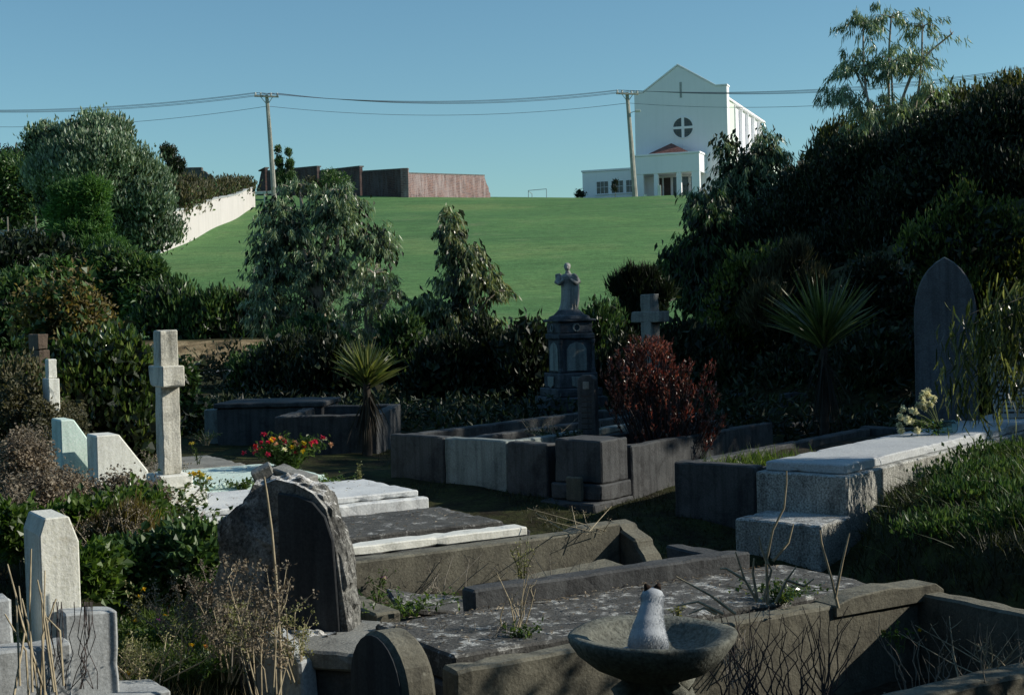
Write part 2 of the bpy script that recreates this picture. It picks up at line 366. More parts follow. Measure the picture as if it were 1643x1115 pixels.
# ================================================================ terrain
A_=np.array([.86,.51]); N_=np.array([-.51,.86]); O_=np.array([2.06,7.6])
ANG=math.atan2(.51,.86)
def Lp(u,v,z=0): return Vector((O_[0]+u*A_[0]+v*N_[0],O_[1]+u*A_[1]+v*N_[1],z))
QA=np.array([.616,.788]); QN=np.array([-.788,.616]); QO=np.array([2.43,10.4]); QANG=math.atan2(.788,.616)
def Qp(x,y,z=0): return Vector((QO[0]+x*QA[0]+y*QN[0],QO[1]+x*QA[1]+y*QN[1],z))
def smooth(t): t=np.clip(t,0,1); return t*t*(3-2*t)
def wob(x,y,s): return np.sin(x*s+1.3*np.sin(y*s*.7))*np.sin(y*s*1.1+1.7*np.sin(x*s*.6+1))
def ground(x,y):
    x=np.asarray(x,float); y=np.asarray(y,float)
    z=np.interp(y,[-60,-8,0,5,9.6,11.4,13,20,28,30.8,33.6,35.2,40,46,75,120,128,165,182,260,600,3000],
                  [4,-.5,-1.62,-1.80,-1.97,-1.66,-1.53,-1.5,-1.25,-1.2,-1.2,-.55,-.45,.0,3.7,9.42,10.15,13.25,13.8,10,-8,-60])
    z=z+(-.036*np.clip(x,-40,60))*smooth((y-120)/9)*smooth((300-y)/60)
    du=(x-O_[0])*A_[0]+(y-O_[1])*A_[1]; dv=(x-O_[0])*N_[0]+(y-O_[1])*N_[1]
    left=smooth((-.1-du)/.6)*smooth((y-5.5)/2)*smooth((20-y)/6)
    z=z+left*.06*smooth((12.5-y)/2)
    inA=smooth((du+2.85)/.12)*smooth((.08-du)/.12)*smooth((dv+1.5)/.12)*smooth((-.05-dv)/.12); z=z-.3*inA
    # bank and rise on the right
    ys=[5,6,8,9.6,10.4,12.2,13,14,15.2,17,18,25,32,45,60,130]
    xf=np.interp(y,ys,[3.6,3.25,2.5,2.2,2.5,3.9,4.55,5.3,6.2,3.5,1.9,.6,2.6,6.5,11,30])
    sl=np.interp(y,ys,[1.2,1.6,2.0,2.0,1.6,.8,.6,.5,.5,.42,.42,.38,.34,.28,.22,.1])
    cap=np.interp(y,ys,[.8,.9,.97,.95,.80,.38,.3,.3,.7,1.6,2.0,4,5,6,6,6])
    off=np.interp(y,[9.8,12.2,14,16],[0,.14,.05,0])*smooth((x-xf+.25)/.3)
    s_=np.clip(x-xf,0,None); h=s_*sl; kn=np.interp(y,[5,9.6,10.4,12.2,14,15.2],[.36,.42,.32,.02,-.05,.05]); hA=np.clip(np.minimum(s_*np.maximum(sl,1.),kn+.24*s_),0,9); h=cap*np.tanh(h/cap)+np.clip(x-xf-3.5,0,60)*.09; m_=smooth((y-14.5)/2.5); h=hA*(1-m_)+h*m_
    z=z+(h+off)*smooth((200-y)/80)
    # fall away to the left beyond the graves
    z=z-.05*np.clip(-x-6-.1*y,0,30)*smooth((y-12)/10)*smooth((48-y)/15)
    z=z+.025*wob(x,y,2.1)*smooth((60-y)/20)+.015*wob(x,y,5.3)*smooth((30-y)/10)+.12*wob(x,y,.16)*smooth((y-50)/30)*smooth((150-y)/20)
    return z
def gz(x,y): return float(ground(x,y))
ysn=np.concatenate([np.linspace(-60,-2,16),np.arange(-1,17,.16),np.arange(17,50,.5),np.arange(50,180,2.),np.geomspace(182,4000,26)])
half=np.concatenate([np.arange(0,6.4,.16),np.arange(6.6,20,.5),np.arange(20,60,2),np.geomspace(62,4000,22)])
xsn=np.concatenate([-half[::-1][:-1],half])
XX,YY=np.meshgrid(xsn,ysn); ZZ=ground(XX,YY)
nx=len(xsn); ny=len(ysn)
i=(np.arange(ny-1)[:,None]*nx+np.arange(nx-1)[None]).ravel()
gme=npmesh('ground',np.stack([XX,YY,ZZ],-1).reshape(-1,3),np.stack([i,i+1,i+nx+1,i+nx],1),True)
att=gme.color_attributes.new('zone','FLOAT_COLOR','POINT')
lawnm=smooth((YY-37.5+.6*wob(XX,YY,.8))/1.5)
bankm=smooth((YY-33.3)/.3)*smooth((36.2-YY)/.8)*smooth((2-XX)/3)
cdat=np.stack([lawnm,bankm,np.zeros_like(lawnm),np.ones_like(lawnm)],-1).reshape(-1).astype(np.float32)
att.data.foreach_set('color',cdat)
def ground_mat():
    b=NB('ground_cover'); v=b.coords()
    at_=b.n('ShaderNodeVertexColor',layer_name='zone'); sp=b.n('ShaderNodeSeparateColor'); b.l(at_.outputs[0],sp.inputs[0])
    # lawn
    n1=b.noise(v,.09,5,.6); n2=b.noise(b.coords((.8,1.5,1)),2.2,7,.8); n3=b.noise(v,.35,6,.65)
    lawn=b.ramp(n1,[(.35,(.085,.180,.068)),(.55,(.112,.218,.078)),(.7,(.165,.245,.092))])
    lawn=b.mix(b.ramp(n3,[(.55,0),(.75,.45)]),lawn,(.22,.26,.13))
    lawn=b.mix(.6,lawn,b.ramp(n2,[(.34,(.2,.22,.26)),(.5,(.5,.5,.5)),(.72,(.8,.8,.8))]),'OVERLAY')
    n5=b.noise(b.coords((.35,1.3,1)),.9,5,.7,.5); lawn=b.mix(.28,lawn,b.ramp(n5,[(.36,(.28,.28,.3)),(.64,(.72,.74,.7))]),'OVERLAY'); n6=b.noise(v,.22,6,.75); lawn=b.mix(b.ramp(n6,[(.60,0),(.74,.5)]),lawn,(.26,.24,.15)); n4=b.noise(v,9,3,.6); lawn=b.mix(.4,lawn,b.ramp(n4,[(.3,(.2,.2,.2)),(.7,(.8,.8,.8))]),'OVERLAY')
    # rough ground
    r1=b.noise(v,3,7,.7); r2=b.noise(v,28,5,.7)
    rg=b.ramp(r1,[(.35,(.022,.018,.012)),(.5,(.035,.036,.016)),(.65,(.05,.058,.02))])
    rg=b.mix(.6,rg,b.ramp(r2,[(.3,(.15,.15,.15)),(.7,(.85,.85,.85))]),'OVERLAY')
    bk=b.ramp(b.noise(v,1.6,7,.7),[(.38,(.06,.05,.03)),(.5,(.22,.16,.09)),(.64,(.42,.33,.2))])
    c=b.mix(sp.outputs[0],rg,lawn); c=b.mix(sp.outputs[1],c,bk)
    h=b.math('ADD',b.math('MULTIPLY',r2,.4),r1)
    bn=b.n('ShaderNodeBump'); b.l(b.math('ADD',b.noise(v,2.6,6,.75),h),bn.inputs['Height']); bn.inputs['Strength'].default_value=.5; bn.inputs['Distance'].default_value=.08
    b.pbr(c,.95,bn.outputs[0],.1); return b.m
g=link('ground',gme,ground_mat()); tag(g,kind='structure')
# road in the valley
rx=np.linspace(-40,8,60); a=Acc(); V=[]
for x in rx:
    for y in (30.9,31.6,32.4,33.2): V.append((x,y,gz(x,y)+.03))
V=np.array(V); i=(np.arange(59)[:,None]*4+np.arange(3)[None]).ravel()
a.add(V,np.stack([i,i+4,i+5,i+1],1)); road=a.build('road',plain('asphalt',(.16,.17,.18),.9,.2,.35,8,.3)); tag(road,kind='structure')

# ================================================================ church
def bld_mat(name,col,shade=.18):
    b=NB(name); v=b.coords(); n=b.noise(v,.5,6,.6); s=b.noise(b.coords((2.5,2.5,.12)),1,5,.6)
    c=b.mix(b.ramp(n,[(.35,0),(.7,shade)]),col,tuple(x*.8 for x in col)); c=b.mix(b.ramp(s,[(.5,0),(.75,shade)]),c,tuple(x*.7 for x in col))
    b.pbr(c,.85,b.bump(b.noise(v,12,4,.6),.15,.02),.2); return b.m
M['wall']=bld_mat('white_render',(.88,.86,.90)); M['wallg']=bld_mat('pale_green_render',(.62,.70,.62))
M['glass']=plain('dark_glass',(.035,.045,.055),.15,.6,.3,3,0)
M['darkdoor']=plain('dark_door',(.05,.03,.025),.5,.3,.3,3,0)
def tile_mat():
    b=NB('red_tiles'); v=b.coords((3.2,3.2,6.5)); br=b.n('ShaderNodeTexBrick'); b.l(b.coords((1,1,1)),br.inputs[0])
    br.inputs['Scale'].default_value=3; br.inputs['Color1'].default_value=(.22,.10,.085,1); br.inputs['Color2'].default_value=(.13,.065,.06,1); br.inputs['Mortar'].default_value=(.06,.03,.03,1)
    c=b.mix(.5,br.outputs[0],b.ramp(b.noise(v,1.5,5,.7),[(.4,(.1,.03,.03)),(.6,(.38,.2,.17))])); b.pbr(c,.8,None,.2); return b.m
M['tiles']=tile_mat()
cl=at(1021,300,166.6); CH=thing('church','white rendered church with round cross window on the hilltop','church',(cl.x,cl.y,gz(cl.x,cl.y)-.25),R(-20))
W_=10.9
gable=[(0,-1),(W_,-1),(W_,12.55),(W_-1.25,12.6),(5.25,15.3),(1.0,12.45),(0,12.55)]
front=prism('facade',gable,'y',0,1.3,M['wall'],CH,.03,0)
cop=prism('gable_coping',[(-.08,12.56),(.98,12.47),(5.25,15.32),(W_-1.27,12.62),(W_+.08,12.57),(W_+.08,12.78),(W_-1.25,12.8),(5.25,15.52),(1.0,12.66),(-.08,12.78)],'y',-.1,1.38,M['wall'],CH,.02,0)
box('nave_wall',.45,W_-.45,1.31,25,-1,11.2,M['wall'],CH,.02,0,5)
box('flank_bay',W_-.44,W_-.18,1.31,5.0,-1,11.1,M['wallg'],CH,.02,0,5)
for k,y in enumerate((5.1,9.2,13.3,17.4,21.5)):
    box('pilaster',W_-.44,W_-.02,y,y+.22,-1,11.0,M['wall'],CH,.02,0,5)
    if k<4: box('window',W_-.44,W_-.42,y+1.7,y+2.3,5,9.0,M['glass'],CH,0,0,5)
box('eave',0.05,W_-.0,1.31,25.2,11.2,11.45,M['wall'],CH,.02,0,5)
prism('roof',[(.05,11.45),(W_,11.45),(W_/2,12.9)],'y',1.31,25.2,M['tiles'],CH,0,0)
# round window with cross
a=Acc(); k=np.arange(40)*2*math.pi/40; cx,cz=5.72,8.15
V=[(cx,-.03,cz)]+[(cx+1.2*math.cos(t),-.03,cz+1.2*math.sin(t)) for t in k]
a.add(V,np.array([[0,1+i,1+(i+1)%40] for i in range(40)]))
rw=a.build('round_window',M['glass'],CH)
a=Acc(); pts=[(cx+1.22*math.cos(t),-.05,cz+1.22*math.sin(t)) for t in np.linspace(0,2*math.pi,41)]
tube(a,pts,.07,6); a.build('window_ring',M['wall'],rw)
box('window_cross',cx-.16,cx+.16,-.14,-.035,cz-1.2,cz+1.2,M['wall'],rw,.01,0,5)
box('window_cross',cx-1.2,cx+1.2,-.13,-.036,cz-.14,cz+.14,M['wall'],rw,.01,0,5)
a=Acc()
for d in (-.75,-.45,.45,.75):
    h=math.sqrt(1.2**2-d*d)
    tube(a,[(cx+d,-.05,cz-h),(cx+d,-.05,cz+h)],.018,4); tube(a,[(cx-h,-.05,cz+d),(cx+h,-.05,cz+d)],.018,4)
a.build('glazing_bars',M['bark'],rw)
box('wall_slot',5.42,5.68,-.03,.01,11.6,13.4,M['whiteblue'],CH,.005,0,5)
box('string_line',5.66,5.74,-.05,0,4.5,6.8,M['wall'],CH,.005,0,5)
# portico
px0,px1,pf=.7,8.3,-3.5
box('portico_fascia',px0,px1,pf,-.02,2.72,4.75,M['wall'],CH,.03,0,5)
box('portico_cornice',px0-.1,px1+.1,pf-.1,-.02,4.76,4.98,M['wall'],CH,.02,0,5)
for (x0,x1) in ((px0+.02,1.75),(2.98,3.48),(5.6,6.15),(7.35,px1-.02)):
    box('column',x0,x1,pf+.05,pf+.55,-1,2.72,M['wall'],CH,.03,0,5)
box('portico_floor',px0,px1,pf,-.02,-1,.12,M['whiteblue'],CH,.02,0,5)
for (x0,x1) in ((2.3,3.1),(3.3,4.1),(4.4,6.2),(6.5,7.5)):
    d=box('door',x0,x1,-.08,-.02,.13,2.5,M['darkdoor'] if x0<4 else M['glass'],CH,.01,0,5)
    box('door_frame',x0-.07,x0,-.12,-.02,.13,2.6,M['wall'],d,0,0,5)
    if x0>4:
        aa=Acc()
        for t in np.linspace(x0+.15,x1-.15,6): tube(aa,[(t,-.12,.15),(t,-.12,1.5)],.02,4)
        tube(aa,[(x0,-.12,1.5),(x1,-.12,1.5)],.03,4); aa.build('grille',M['bark'],d)
a=Acc(); a.add([(2.2,pf+.3,4.98),(7.0,pf+.3,4.98),(7.0,-.1,4.98),(2.2,-.1,4.98),(4.6,-1.3,6.3),(4.6,-.3,6.3)],np.array([[0,1,4],[3,0,4],[3,4,5],[1,2,5],[1,5,4],[2,3,5]]))
a.build('porch_roof',M['tiles'],CH)
# low wing on the left
box('wing',-6.1,.68,-1.5,6,-1.5,3.55,M['wall'],CH,.03,0,5)
box('wing_cornice',-6.2,.69,-1.62,6.1,3.56,3.78,M['wall'],CH,.02,0,5)
for x in (-4.35,-2.55,-.8):
    wd=box('window',x,x+1.35,-1.54,-1.51,.95,2.35,M['glass'],CH,0,0,5)
    box('sill',x-.12,x+1.47,-1.68,-1.5,.80,.94,M['wall'],wd,.01,0,5)
    aa=Acc()
    for t in (x+.45,x+.9): tube(aa,[(t,-1.56,.95),(t,-1.56,2.35)],.022,4)
    tube(aa,[(x,-1.56,1.7),(x+1.35,-1.56,1.7)],.022,4); aa.build('glazing_bars',M['wall'],wd)
box('side_aisle',W_+.01,W_+4,3,23,-1.5,4.1,M['wallg'],CH,.03,0,5)
# bollards and pointed shrub by the church
for px,h in ((1035,.45),(1058,1.5)):
    p=at(px,313,160); b_=box('gate_post' ,-.18,.18,-.18,.18,-.2,h,M['white'],None,.02,0,5); b_.location=(p.x,p.y,gz(p.x,p.y))
    tag(b_,'tall white post standing before the church portico' if h>1 else 'short white post at the left corner of the portico','post')

# ================================================================ brick wall
def brick_mat(g_=1.0):
    b=NB('old_brick'); tc=b.n('ShaderNodeTexCoord'); br=b.n('ShaderNodeTexBrick')
    mp=b.n('ShaderNodeMapping'); b.l(tc.outputs['Object'],mp.inputs[0]); mp.inputs['Rotation'].default_value=(R(90),0,0); b.l(mp.outputs[0],br.inputs[0])
    br.inputs['Scale'].default_value=1; br.inputs['Brick Width'].default_value=.45; br.inputs['Row Height'].default_value=.16; br.inputs['Mortar Size'].default_value=.015
    br.inputs['Color1'].default_value=(.22,.125,.105,1); br.inputs['Color2'].default_value=(.13,.085,.085,1); br.inputs['Mortar'].default_value=(.28,.24,.22,1)
    v=tc.outputs['Object']; n=b.noise(v,.8,7,.7); s=b.noise(b.coords((1.5,1.5,.25)),1.2,6,.7)
    c=b.mix(b.ramp(s,[(.45,0),(.62,.75)]),br.outputs[0],(.33,.28,.27)); c=b.mix(b.ramp(n,[(.5,0),(.72,.8)]),c,(.06,.05,.05))
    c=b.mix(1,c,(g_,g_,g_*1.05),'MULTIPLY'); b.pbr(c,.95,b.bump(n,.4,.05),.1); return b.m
M['brick']=brick_mat(); M['brick_shaded']=brick_mat(.42); M['coping']=plain('wall_coping',(.11,.105,.10),.9,.1,.4,3,.3)  # second brick is a darker copy: the left run's shade is multiplied in
cA=at(650,318,128); cB=at(787,318,146); cL=at(412,318,150)
def wall_seg(P0,P1,prof,name,parent,th=.35,mat=None,cop=True,org=None):
    """P0->P1 in plan; prof list of (t metres, z top)"""
    d=Vector((P1.x-P0.x,P1.y-P0.y,0)); Ln=d.length; ang=math.atan2(d.y,d.x)
    o=prism(name,prof,'y',0,th,mat or M['brick'],parent,.01,0); o.location=(P0.x-org[0],P0.y-org[1],0-org[2]); o.rotation_euler=(0,0,ang); return o,Ln
bw=thing('brick_wall','weathered brick boundary wall in stepped sections along the hill crest','wall',(cA.x,cA.y,gz(cA.x,cA.y)))
oz=bw.location
g0=gz(cA.x,cA.y); Lr=math.hypot(cB.x-cA.x,cB.y-cA.y)
g1=gz(cB.x,cB.y)
pr=[(0,g0-1),(Lr,g1-1),(Lr,g1+.45),(Lr-.35,g1+.6),(Lr-.4,g1+1.0),(Lr-.9,g1+1.35),(Lr-1.3,g1+1.9),(Lr-1.4,g1+2.1),(0,g0+2.12)]
wall_seg(cA,cB,pr,'wall_section',bw,.35,org=oz)
wall_seg(cA,cB,[(.1,g0+2.125),(Lr-1.3,g1+2.105),(Lr-1.3,g1+2.23),(.1,g0+2.25)],'coping',bw,.45,M['coping'],org=oz)
pc=box('corner_pier',-.35,.35,-.1,.6,-1,2.62,M['brick'],bw,.02,0,5)
Ll=math.hypot(cL.x-cA.x,cL.y-cA.y)
ts=[0,.27,.55,.93,1.0]
tops=[(272,277),(268,276),(268,276),(270,276)]
for k in range(4):
    t0,t1=ts[k],ts[k+1]; 
    P0=cA.lerp(cL,t1); P1=cA.lerp(cL,t0)
    def pxof(P): 
        q=Vector((P.x,P.y,0)); u_=q.x/q.y*F+821.5; return u_
    z0=at(pxof(P0),tops[k][1],P0.y).z; z1=at(pxof(P1),tops[k][0],P1.y).z
    Ls=math.hypot(P1.x-P0.x,P1.y-P0.y)
    if k<3: prf=[(0.36,8),(Ls,8),(Ls,z1),(.36,z0)]
    else: prf=[(0,8),(Ls,8),(Ls,z1),(1.2,z0),(.9,z0-.5),(.5,z0-1.3),(0,z0-1.8)]
    wall_seg(P0,P1,prf,'wall_section',bw,.35,M['brick_shaded'],org=oz)
    wall_seg(P0,P1,[(0.5,z0+.005),(Ls,z1+.005),(Ls,z1+.13),(0.5,z0+.13)],'coping',bw,.5,M['coping'],org=oz)
# wall piece far left behind the hedge
p=at(300,285,118); b_=box('stepped_wall',-1.6,1.3,-.3,.3,-3,.55,M['coping'],None,.03,.02,.8); b_.location=(p.x,p.y,at(320,272,118).z-.4)
prism('wall_step',[(1.31,-3),(2.1,-3),(2.1,-.1),(1.8,-.05),(1.6,.2),(1.31,.25)],'y',-.3,.3,M['coping'],b_,.01,0)
tag(b_,'grey stepped masonry wall top showing above the hedge at left','wall')

# white wall going up the hill
w0=at(250,410,72); w1=at(405,333,120)
ww=thing('boundary_wall','long white boundary wall climbing the left edge of the lawn','wall',(w0.x,w0.y,gz(w0.x,w0.y)))
n=48; a=Acc(); c2=Acc(); oz=np.array(ww.location)
T=np.linspace(0,1,n); X=w0.x+(w1.x-w0.x)*T; Y=w0.y+(w1.y-w0.y)*T; X=X+.2*np.sin(T*math.pi)
Zg=ground(X,Y); Zt=Zg+1.95-.35*T
nx_,ny_=.997*1,-.08
def wallstrip(acc,off0,off1,zb,zt):
    V=np.stack([np.stack([X+off0,Y,zb],-1),np.stack([X+off1,Y,zb],-1),np.stack([X+off1,Y,zt],-1),np.stack([X+off0,Y,zt],-1)],1)-oz
    V=V.reshape(-1,3); i=np.arange(n-1)[:,None]*4; Fq=np.concatenate([i+np.array([[k,(k+1)%4,(k+1)%4+4,k+4]]) for k in range(4)])
    acc.add(V,Fq); acc.add(V[:4],np.array([[0,1,2,3]])); acc.add(V[-4:],np.array([[3,2,1,0]]))
wallstrip(a,0,.25,Zg-1,Zt); wallstrip(c2,-.05,.30,Zt+.004,Zt+.10)
a.build('wall_face',bld_mat('old_white_wall',(.58,.54,.53),.45),ww); c2.build('coping',M['whiteblue'],ww)
# white rail
p0=at(406,306,124); p1=at(437,307,124); rl=thing('white_rail','low white post and rail fence at the wall end','fence',(p0.x,p0.y,gz(p0.x,p0.y)))
box('rail',-.1,1.9,-.04,.04,.75,.98,M['white'],rl,.01,0,5)
for x in (0,.9,1.75): box('post',x,x+.12,.045,.15,-.4,.95,M['white'],rl,.01,0,5)
# goal frame
p=at(848,318,150); gf=thing('goal_frame','thin metal goal frame standing on the skyline','goal',(p.x,p.y,gz(p.x,p.y)))
gm=plain('galvanised',(.28,.33,.36),.6,.4,.2,5,0)
for nm,q in (('post',((0,0,-.3),(0,0,.75))),('post',((1.9,-.2,-.3),(1.9,-.2,.85))),('crossbar',((0,0,.75),(1.9,-.2,.85))),('side_bar',((.4,1.2,-.3),(.4,1.2,.5),(0,0,.7)))):
    a=Acc(); tube(a,q,.035,5); a.build(nm,gm,gf)

# ================================================================ power poles
M['polemat']=plain('concrete_pole',(.33,.32,.28),.85,.2,.3,2,.1)
M['insul']=plain('porcelain',(.30,.20,.16),.4,.5,.2,3,0)
M['insulw']=plain('white_porcelain',(.6,.6,.58),.4,.5,.2,3,0)
tops=[]
def pole(px,py,Y,topx,topy,label,lamp=False,rz=0):
    b_=at(px,py,Y); t_=at(topx,topy,Y); b_.z=gz(b_.x,b_.y)
    t=thing('power_pole',label,'pole',b_,0,'power poles along the ridge'); d=t_-b_
    a=Acc(); tube(a,[(0,0,-.8),tuple(d*.5),tuple(d)],[.24,.20,.15],8); a.build('post',M['polemat'],t)
    dv=Vector((math.cos(rz),math.sin(rz),-.03)); n_=1.0*d.z/8.7; q=d*.985
    a=Acc(); e=dv*.95*n_
    a2=box('crossarm',-.95*n_,.95*n_,-.08,.08,-.07,.07,M['polemat'],t,.01,0,5); a2.location=q+Vector((0,-.2,0)); a2.rotation_euler=(0,R(2),rz)
    ends=[]
    for f in (-.85,-.45,.35,.85):
        c=q+Vector((0,-.2,0))+dv*f*n_
        a=Acc(); lathe(a,[(.0,.08),(.05,.08),(.09,.12),(.07,.2),(.09,.24),(.05,.32),(0,.33)],0,0,8); o=a.build('insulator',M['insulw'],t); o.location=c
        ends.append(b_+c+Vector((0,0,.3)))
    for s_ in (-1,1):
        a=Acc(); tube(a,[tuple(q+Vector((0,-.2,0))+dv*s_*.5*n_),tuple(d*.91)],.03,4); a.build('brace',M['polemat'],t)
    if lamp:
        a=Acc(); tube(a,[tuple(d*.80),tuple(d*.80+Vector((.5,-.1,.15))),tuple(d*.8+Vector((.75,-.1,.15)))],.03,4); la=a.build('lamp_arm',gm,t)
        box('lamp_head',.55,1.0,-.2,.05,0,.16,M['white'],la,.02,0,5).location=d*.8+Vector((0,0,.1))
    return ends,b_+d*.90
e1,l1=pole(441,313,122,428,153,'power pole beside the brick wall at left',rz=R(8))
e2,l2=pole(1020,321,122,1006,149,'power pole with a small lamp standing in front of the church',True,rz=R(10))
e0,l0=pole(-420,345,128,-432,150,'power pole far to the left on the ridge',rz=R(5))
e3,l3=pole(1960,235,105,1946,60,'power pole far to the right behind the trees',rz=R(12))
wm=plain('wire_metal',(.14,.17,.22),.6,.3,.2,3,0)
def wire(p,q,sag,lab,grp):
    t=np.linspace(0,1,33)[:,None]; p=np.array(p);q=np.array(q); P=p+(q-p)*t; P[:,2]-=4*sag*(t*(1-t))[:,0]
    a=Acc(); tube(a,P-p,.018,4); o=a.build('power_line',wm); o.location=tuple(p)
    tag(o,lab,'power line',grp)
for (ea,eb,sg,nm) in ((e0,e1,1.6,'left of the left pole'),(e1,e2,.85,'between the two poles'),(e2,e3,1.6,'right of the lamp pole')):
    for j in range(4): wire(ea[j],eb[j],sg+.05*j,'thin dark overhead line '+nm+', in the upper bundle','upper power lines '+nm)
for la,lb,sg,nm in ((l0,l1,1.9,'left of the left pole'),(l1,l2,.9,'between the two poles'),(l2,l3,1.9,'right of the lamp pole')):
    wire(la,lb,sg,'single lowest overhead line '+nm,None)
# ================================================================ graves, left row (local x along the grave, local y away from the camera)
def grave(name,label,cat,u,v,z=0,group=None):
    return thing(name,label,cat,Lp(u,v,z),ANG,group)
def mound(name,x0,x1,y0,y1,z,mat,parent,amp=.03):
    n=24; xs=np.linspace(x0,x1,n); ys=np.linspace(y0,y1,n); X,Y=np.meshgrid(xs,ys)
    Z=z+amp*wob(X,Y,6)+amp*.6*wob(X,Y,15)
    i=(np.arange(n-1)[:,None]*n+np.arange(n-1)[None]).ravel()
    return link(name,npmesh(name,np.stack([X,Y,Z],-1).reshape(-1,3),np.stack([i,i+1,i+n+1,i+n],1),True),mat,parent)
# A: nearest empty enclosure
gA=grave('grave_enclosure','nearest sunken grave enclosure with thick low concrete walls','grave',0,0,-1.53)
box('back_wall',-2.8,-.0,-.13,0,-.5,0,M['kerb'],gA,.014,.006)
box('end_wall',.0,.14,-1.4,.0,-.5,-.015,M['kerb'],gA,.014,.005)
box('front_wall',-2.75,.14,-1.55,-1.41,-.5,-.01,M['kerb'],gA,.014,.006)
prism('corner_block',[(-.62,.001),(-.5,.03),(-.22,.045),(-.12,.03),(.1,.03),(.16,-.01),(.16,-.06),(-.62,-.06)],'y',-.15,.018,M['kerb'],gA,.006,.003)
mound('soil',-2.75,.0,-1.4,-.13,-.47,M['soil'],gA)
# B: slab
gB=grave('grave_slab','long dark slab with white lichen patches directly behind the nearest enclosure','grave',0,0,-1.5)
box('ledger',-2.72,-.1,.03,.84,-.14,-.012,M['slab_dark'],gB,.012,.006)
box('kerb',-2.15,-.32,.86,1.0,-.45,.08,M['kerb_dark'],gB,.012,.006)
box('kerb',-.46,-.32,1.002,1.5,-.45,.05,M['kerb_dark'],gB,.012,.006)
box('base',-2.74,-.0,.015,.85,-.5,-.145,M['kerb_dark'],gB,.012,.004)
# C: enclosure with scrolled end
gC=grave('grave_enclosure','overgrown enclosure whose back wall ends in a broken curved scroll','grave',0,2.6,-1.49)
prism('back_wall',[(-2.6,-.5),(-.13,-.5),(-.13,.035),(-.42,.03),(-.5,-.0),(-2.6,-.01)],'y',-.16,0,M['kerb'],gC,.012,.002)
prism('scrolled_end',[(.0,-.6),(.0,.035),(-.14,.02),(-.15,-.01),(-.32,-.06),(-.33,-.10),(-.40,-.15),(-.45,-.22),(-.475,-.34),(-.48,-.6)],'x',-.128,.03,M['kerb'],gC,.016,.002)
box('side_wall',-2.6,-2.45,-1.5,-.165,-.5,-.03,M['kerb'],gC,.012,.005)
mound('soil',-2.45,.05,-1.6,-.16,-.27,M['soil'],gC)
b1=box('broken_slab',-.5,.55,-.25,.2,-.02,.02,M['kerb'],gC,.01,.008); b1.location=(-.9,-.55,-.22); b1.rotation_euler=(R(6),R(-3),R(4))
b1=box('broken_slab',-.45,.35,-.2,.2,-.02,.02,M['slab_dark'],gC,.01,.01); b1.location=(-1.75,-.95,-.2); b1.rotation_euler=(R(4),R(10),R(-12))
b1=box('broken_slab',-.35,.45,-.12,.12,-.02,.02,M['kerb'],gC,.01,.01); b1.location=(-1.0,-1.0,-.22); b1.rotation_euler=(R(10),R(-2),R(-5))
# white strip
st=grave('white_kerb','narrow white painted kerb strip between two dark graves','kerb',0,2.75,-1.46)
box('kerb_top',-2.4,-.68,0,.17,-.06,0,M['white'],st,.008,.003); box('kerb_base',-2.4,-.66,.002,.168,-.4,-.062,M['kerb_dark'],st,.008,.003)
# D
gD=grave('grave_slab','dark weathered double tier slab behind the white kerb strip','grave',0,3.0,-1.46)
box('ledger',-2.45,-.66,.1,1.06,-.065,0,M['slab_dark_b'],gD,.01,.005); box('base',-2.55,-.5,.0,1.16,-.35,-.067,M['kerb_dark'],gD,.012,.005)
# E
gE=grave('grave_slab','pale bluish concrete slab dappled by sun in the middle of the row','grave',0,4.35,-1.37)
box('ledger',-2.55,-.66,.06,1.08,-.05,0,M['paleslab'],gE,.01,.003); box('base',-2.7,-.6,.0,1.14,-.33,-.052,M['paleslab'],gE,.012,.004)
box('head_block',-2.98,-2.72,-.12,1.2,-.34,-.02,M['white'],gE,.012,.004)
# E2 white low slab in front of the mint one
gE2=grave('grave_slab','low white painted slab between cross and rough headstone','grave',0,5.55,-1.42)
box('ledger',-2.5,-1.2,0,.28,-.2,0,M['white'],gE2,.01,.003)
# F mint
gF=grave('grave_slab','mint green painted slab under the pink flower bush','grave',0,5.95,-1.38)
box('ledger',-2.6,-.75,.08,1.4,-.05,0,M['mint'],gF,.01,.003); box('base',-2.75,-.65,0,1.5,-.35,-.052,M['mint'],gF,.012,.004)
# H
gH=grave('grave_slab','farthest plain grey slab behind the white cross','grave',0,8.0,-1.44)
box('ledger',-2.6,-.75,0,1.2,-.3,0,M['grey'],gH,.012,.004)
# scattered lower-left slab corner
gz_=grave('grave_slab','low pale slab edge half hidden in the grass at bottom left','slab',0,0,0)
gz_.location=at(190,1100,6.3); box('ledger',-.35,.18,-.2,.1,-.3,0,M['whiteblue'],gz_,.01,.004)

# cross at the head of E
cz=at(272,755,10.6)
cr=thing('cross','tall stone cross with yellow lichen on a stepped white base','cross',cz,ANG)
box('shaft',-.07,.07,-.085,.085,-.02,1.05,M['cross'],cr,.008,.003)
box('cross_arm',-.085,.085,-.175,.175,.63,.785,M['cross'],cr,.008,.003)
box('base_step',-.13,.13,-.17,.17,-.12,-.02,M['white'],cr,.01,.003); box('base_step',-.2,.2,-.26,.26,-.42,-.121,M['white'],cr,.01,.004)
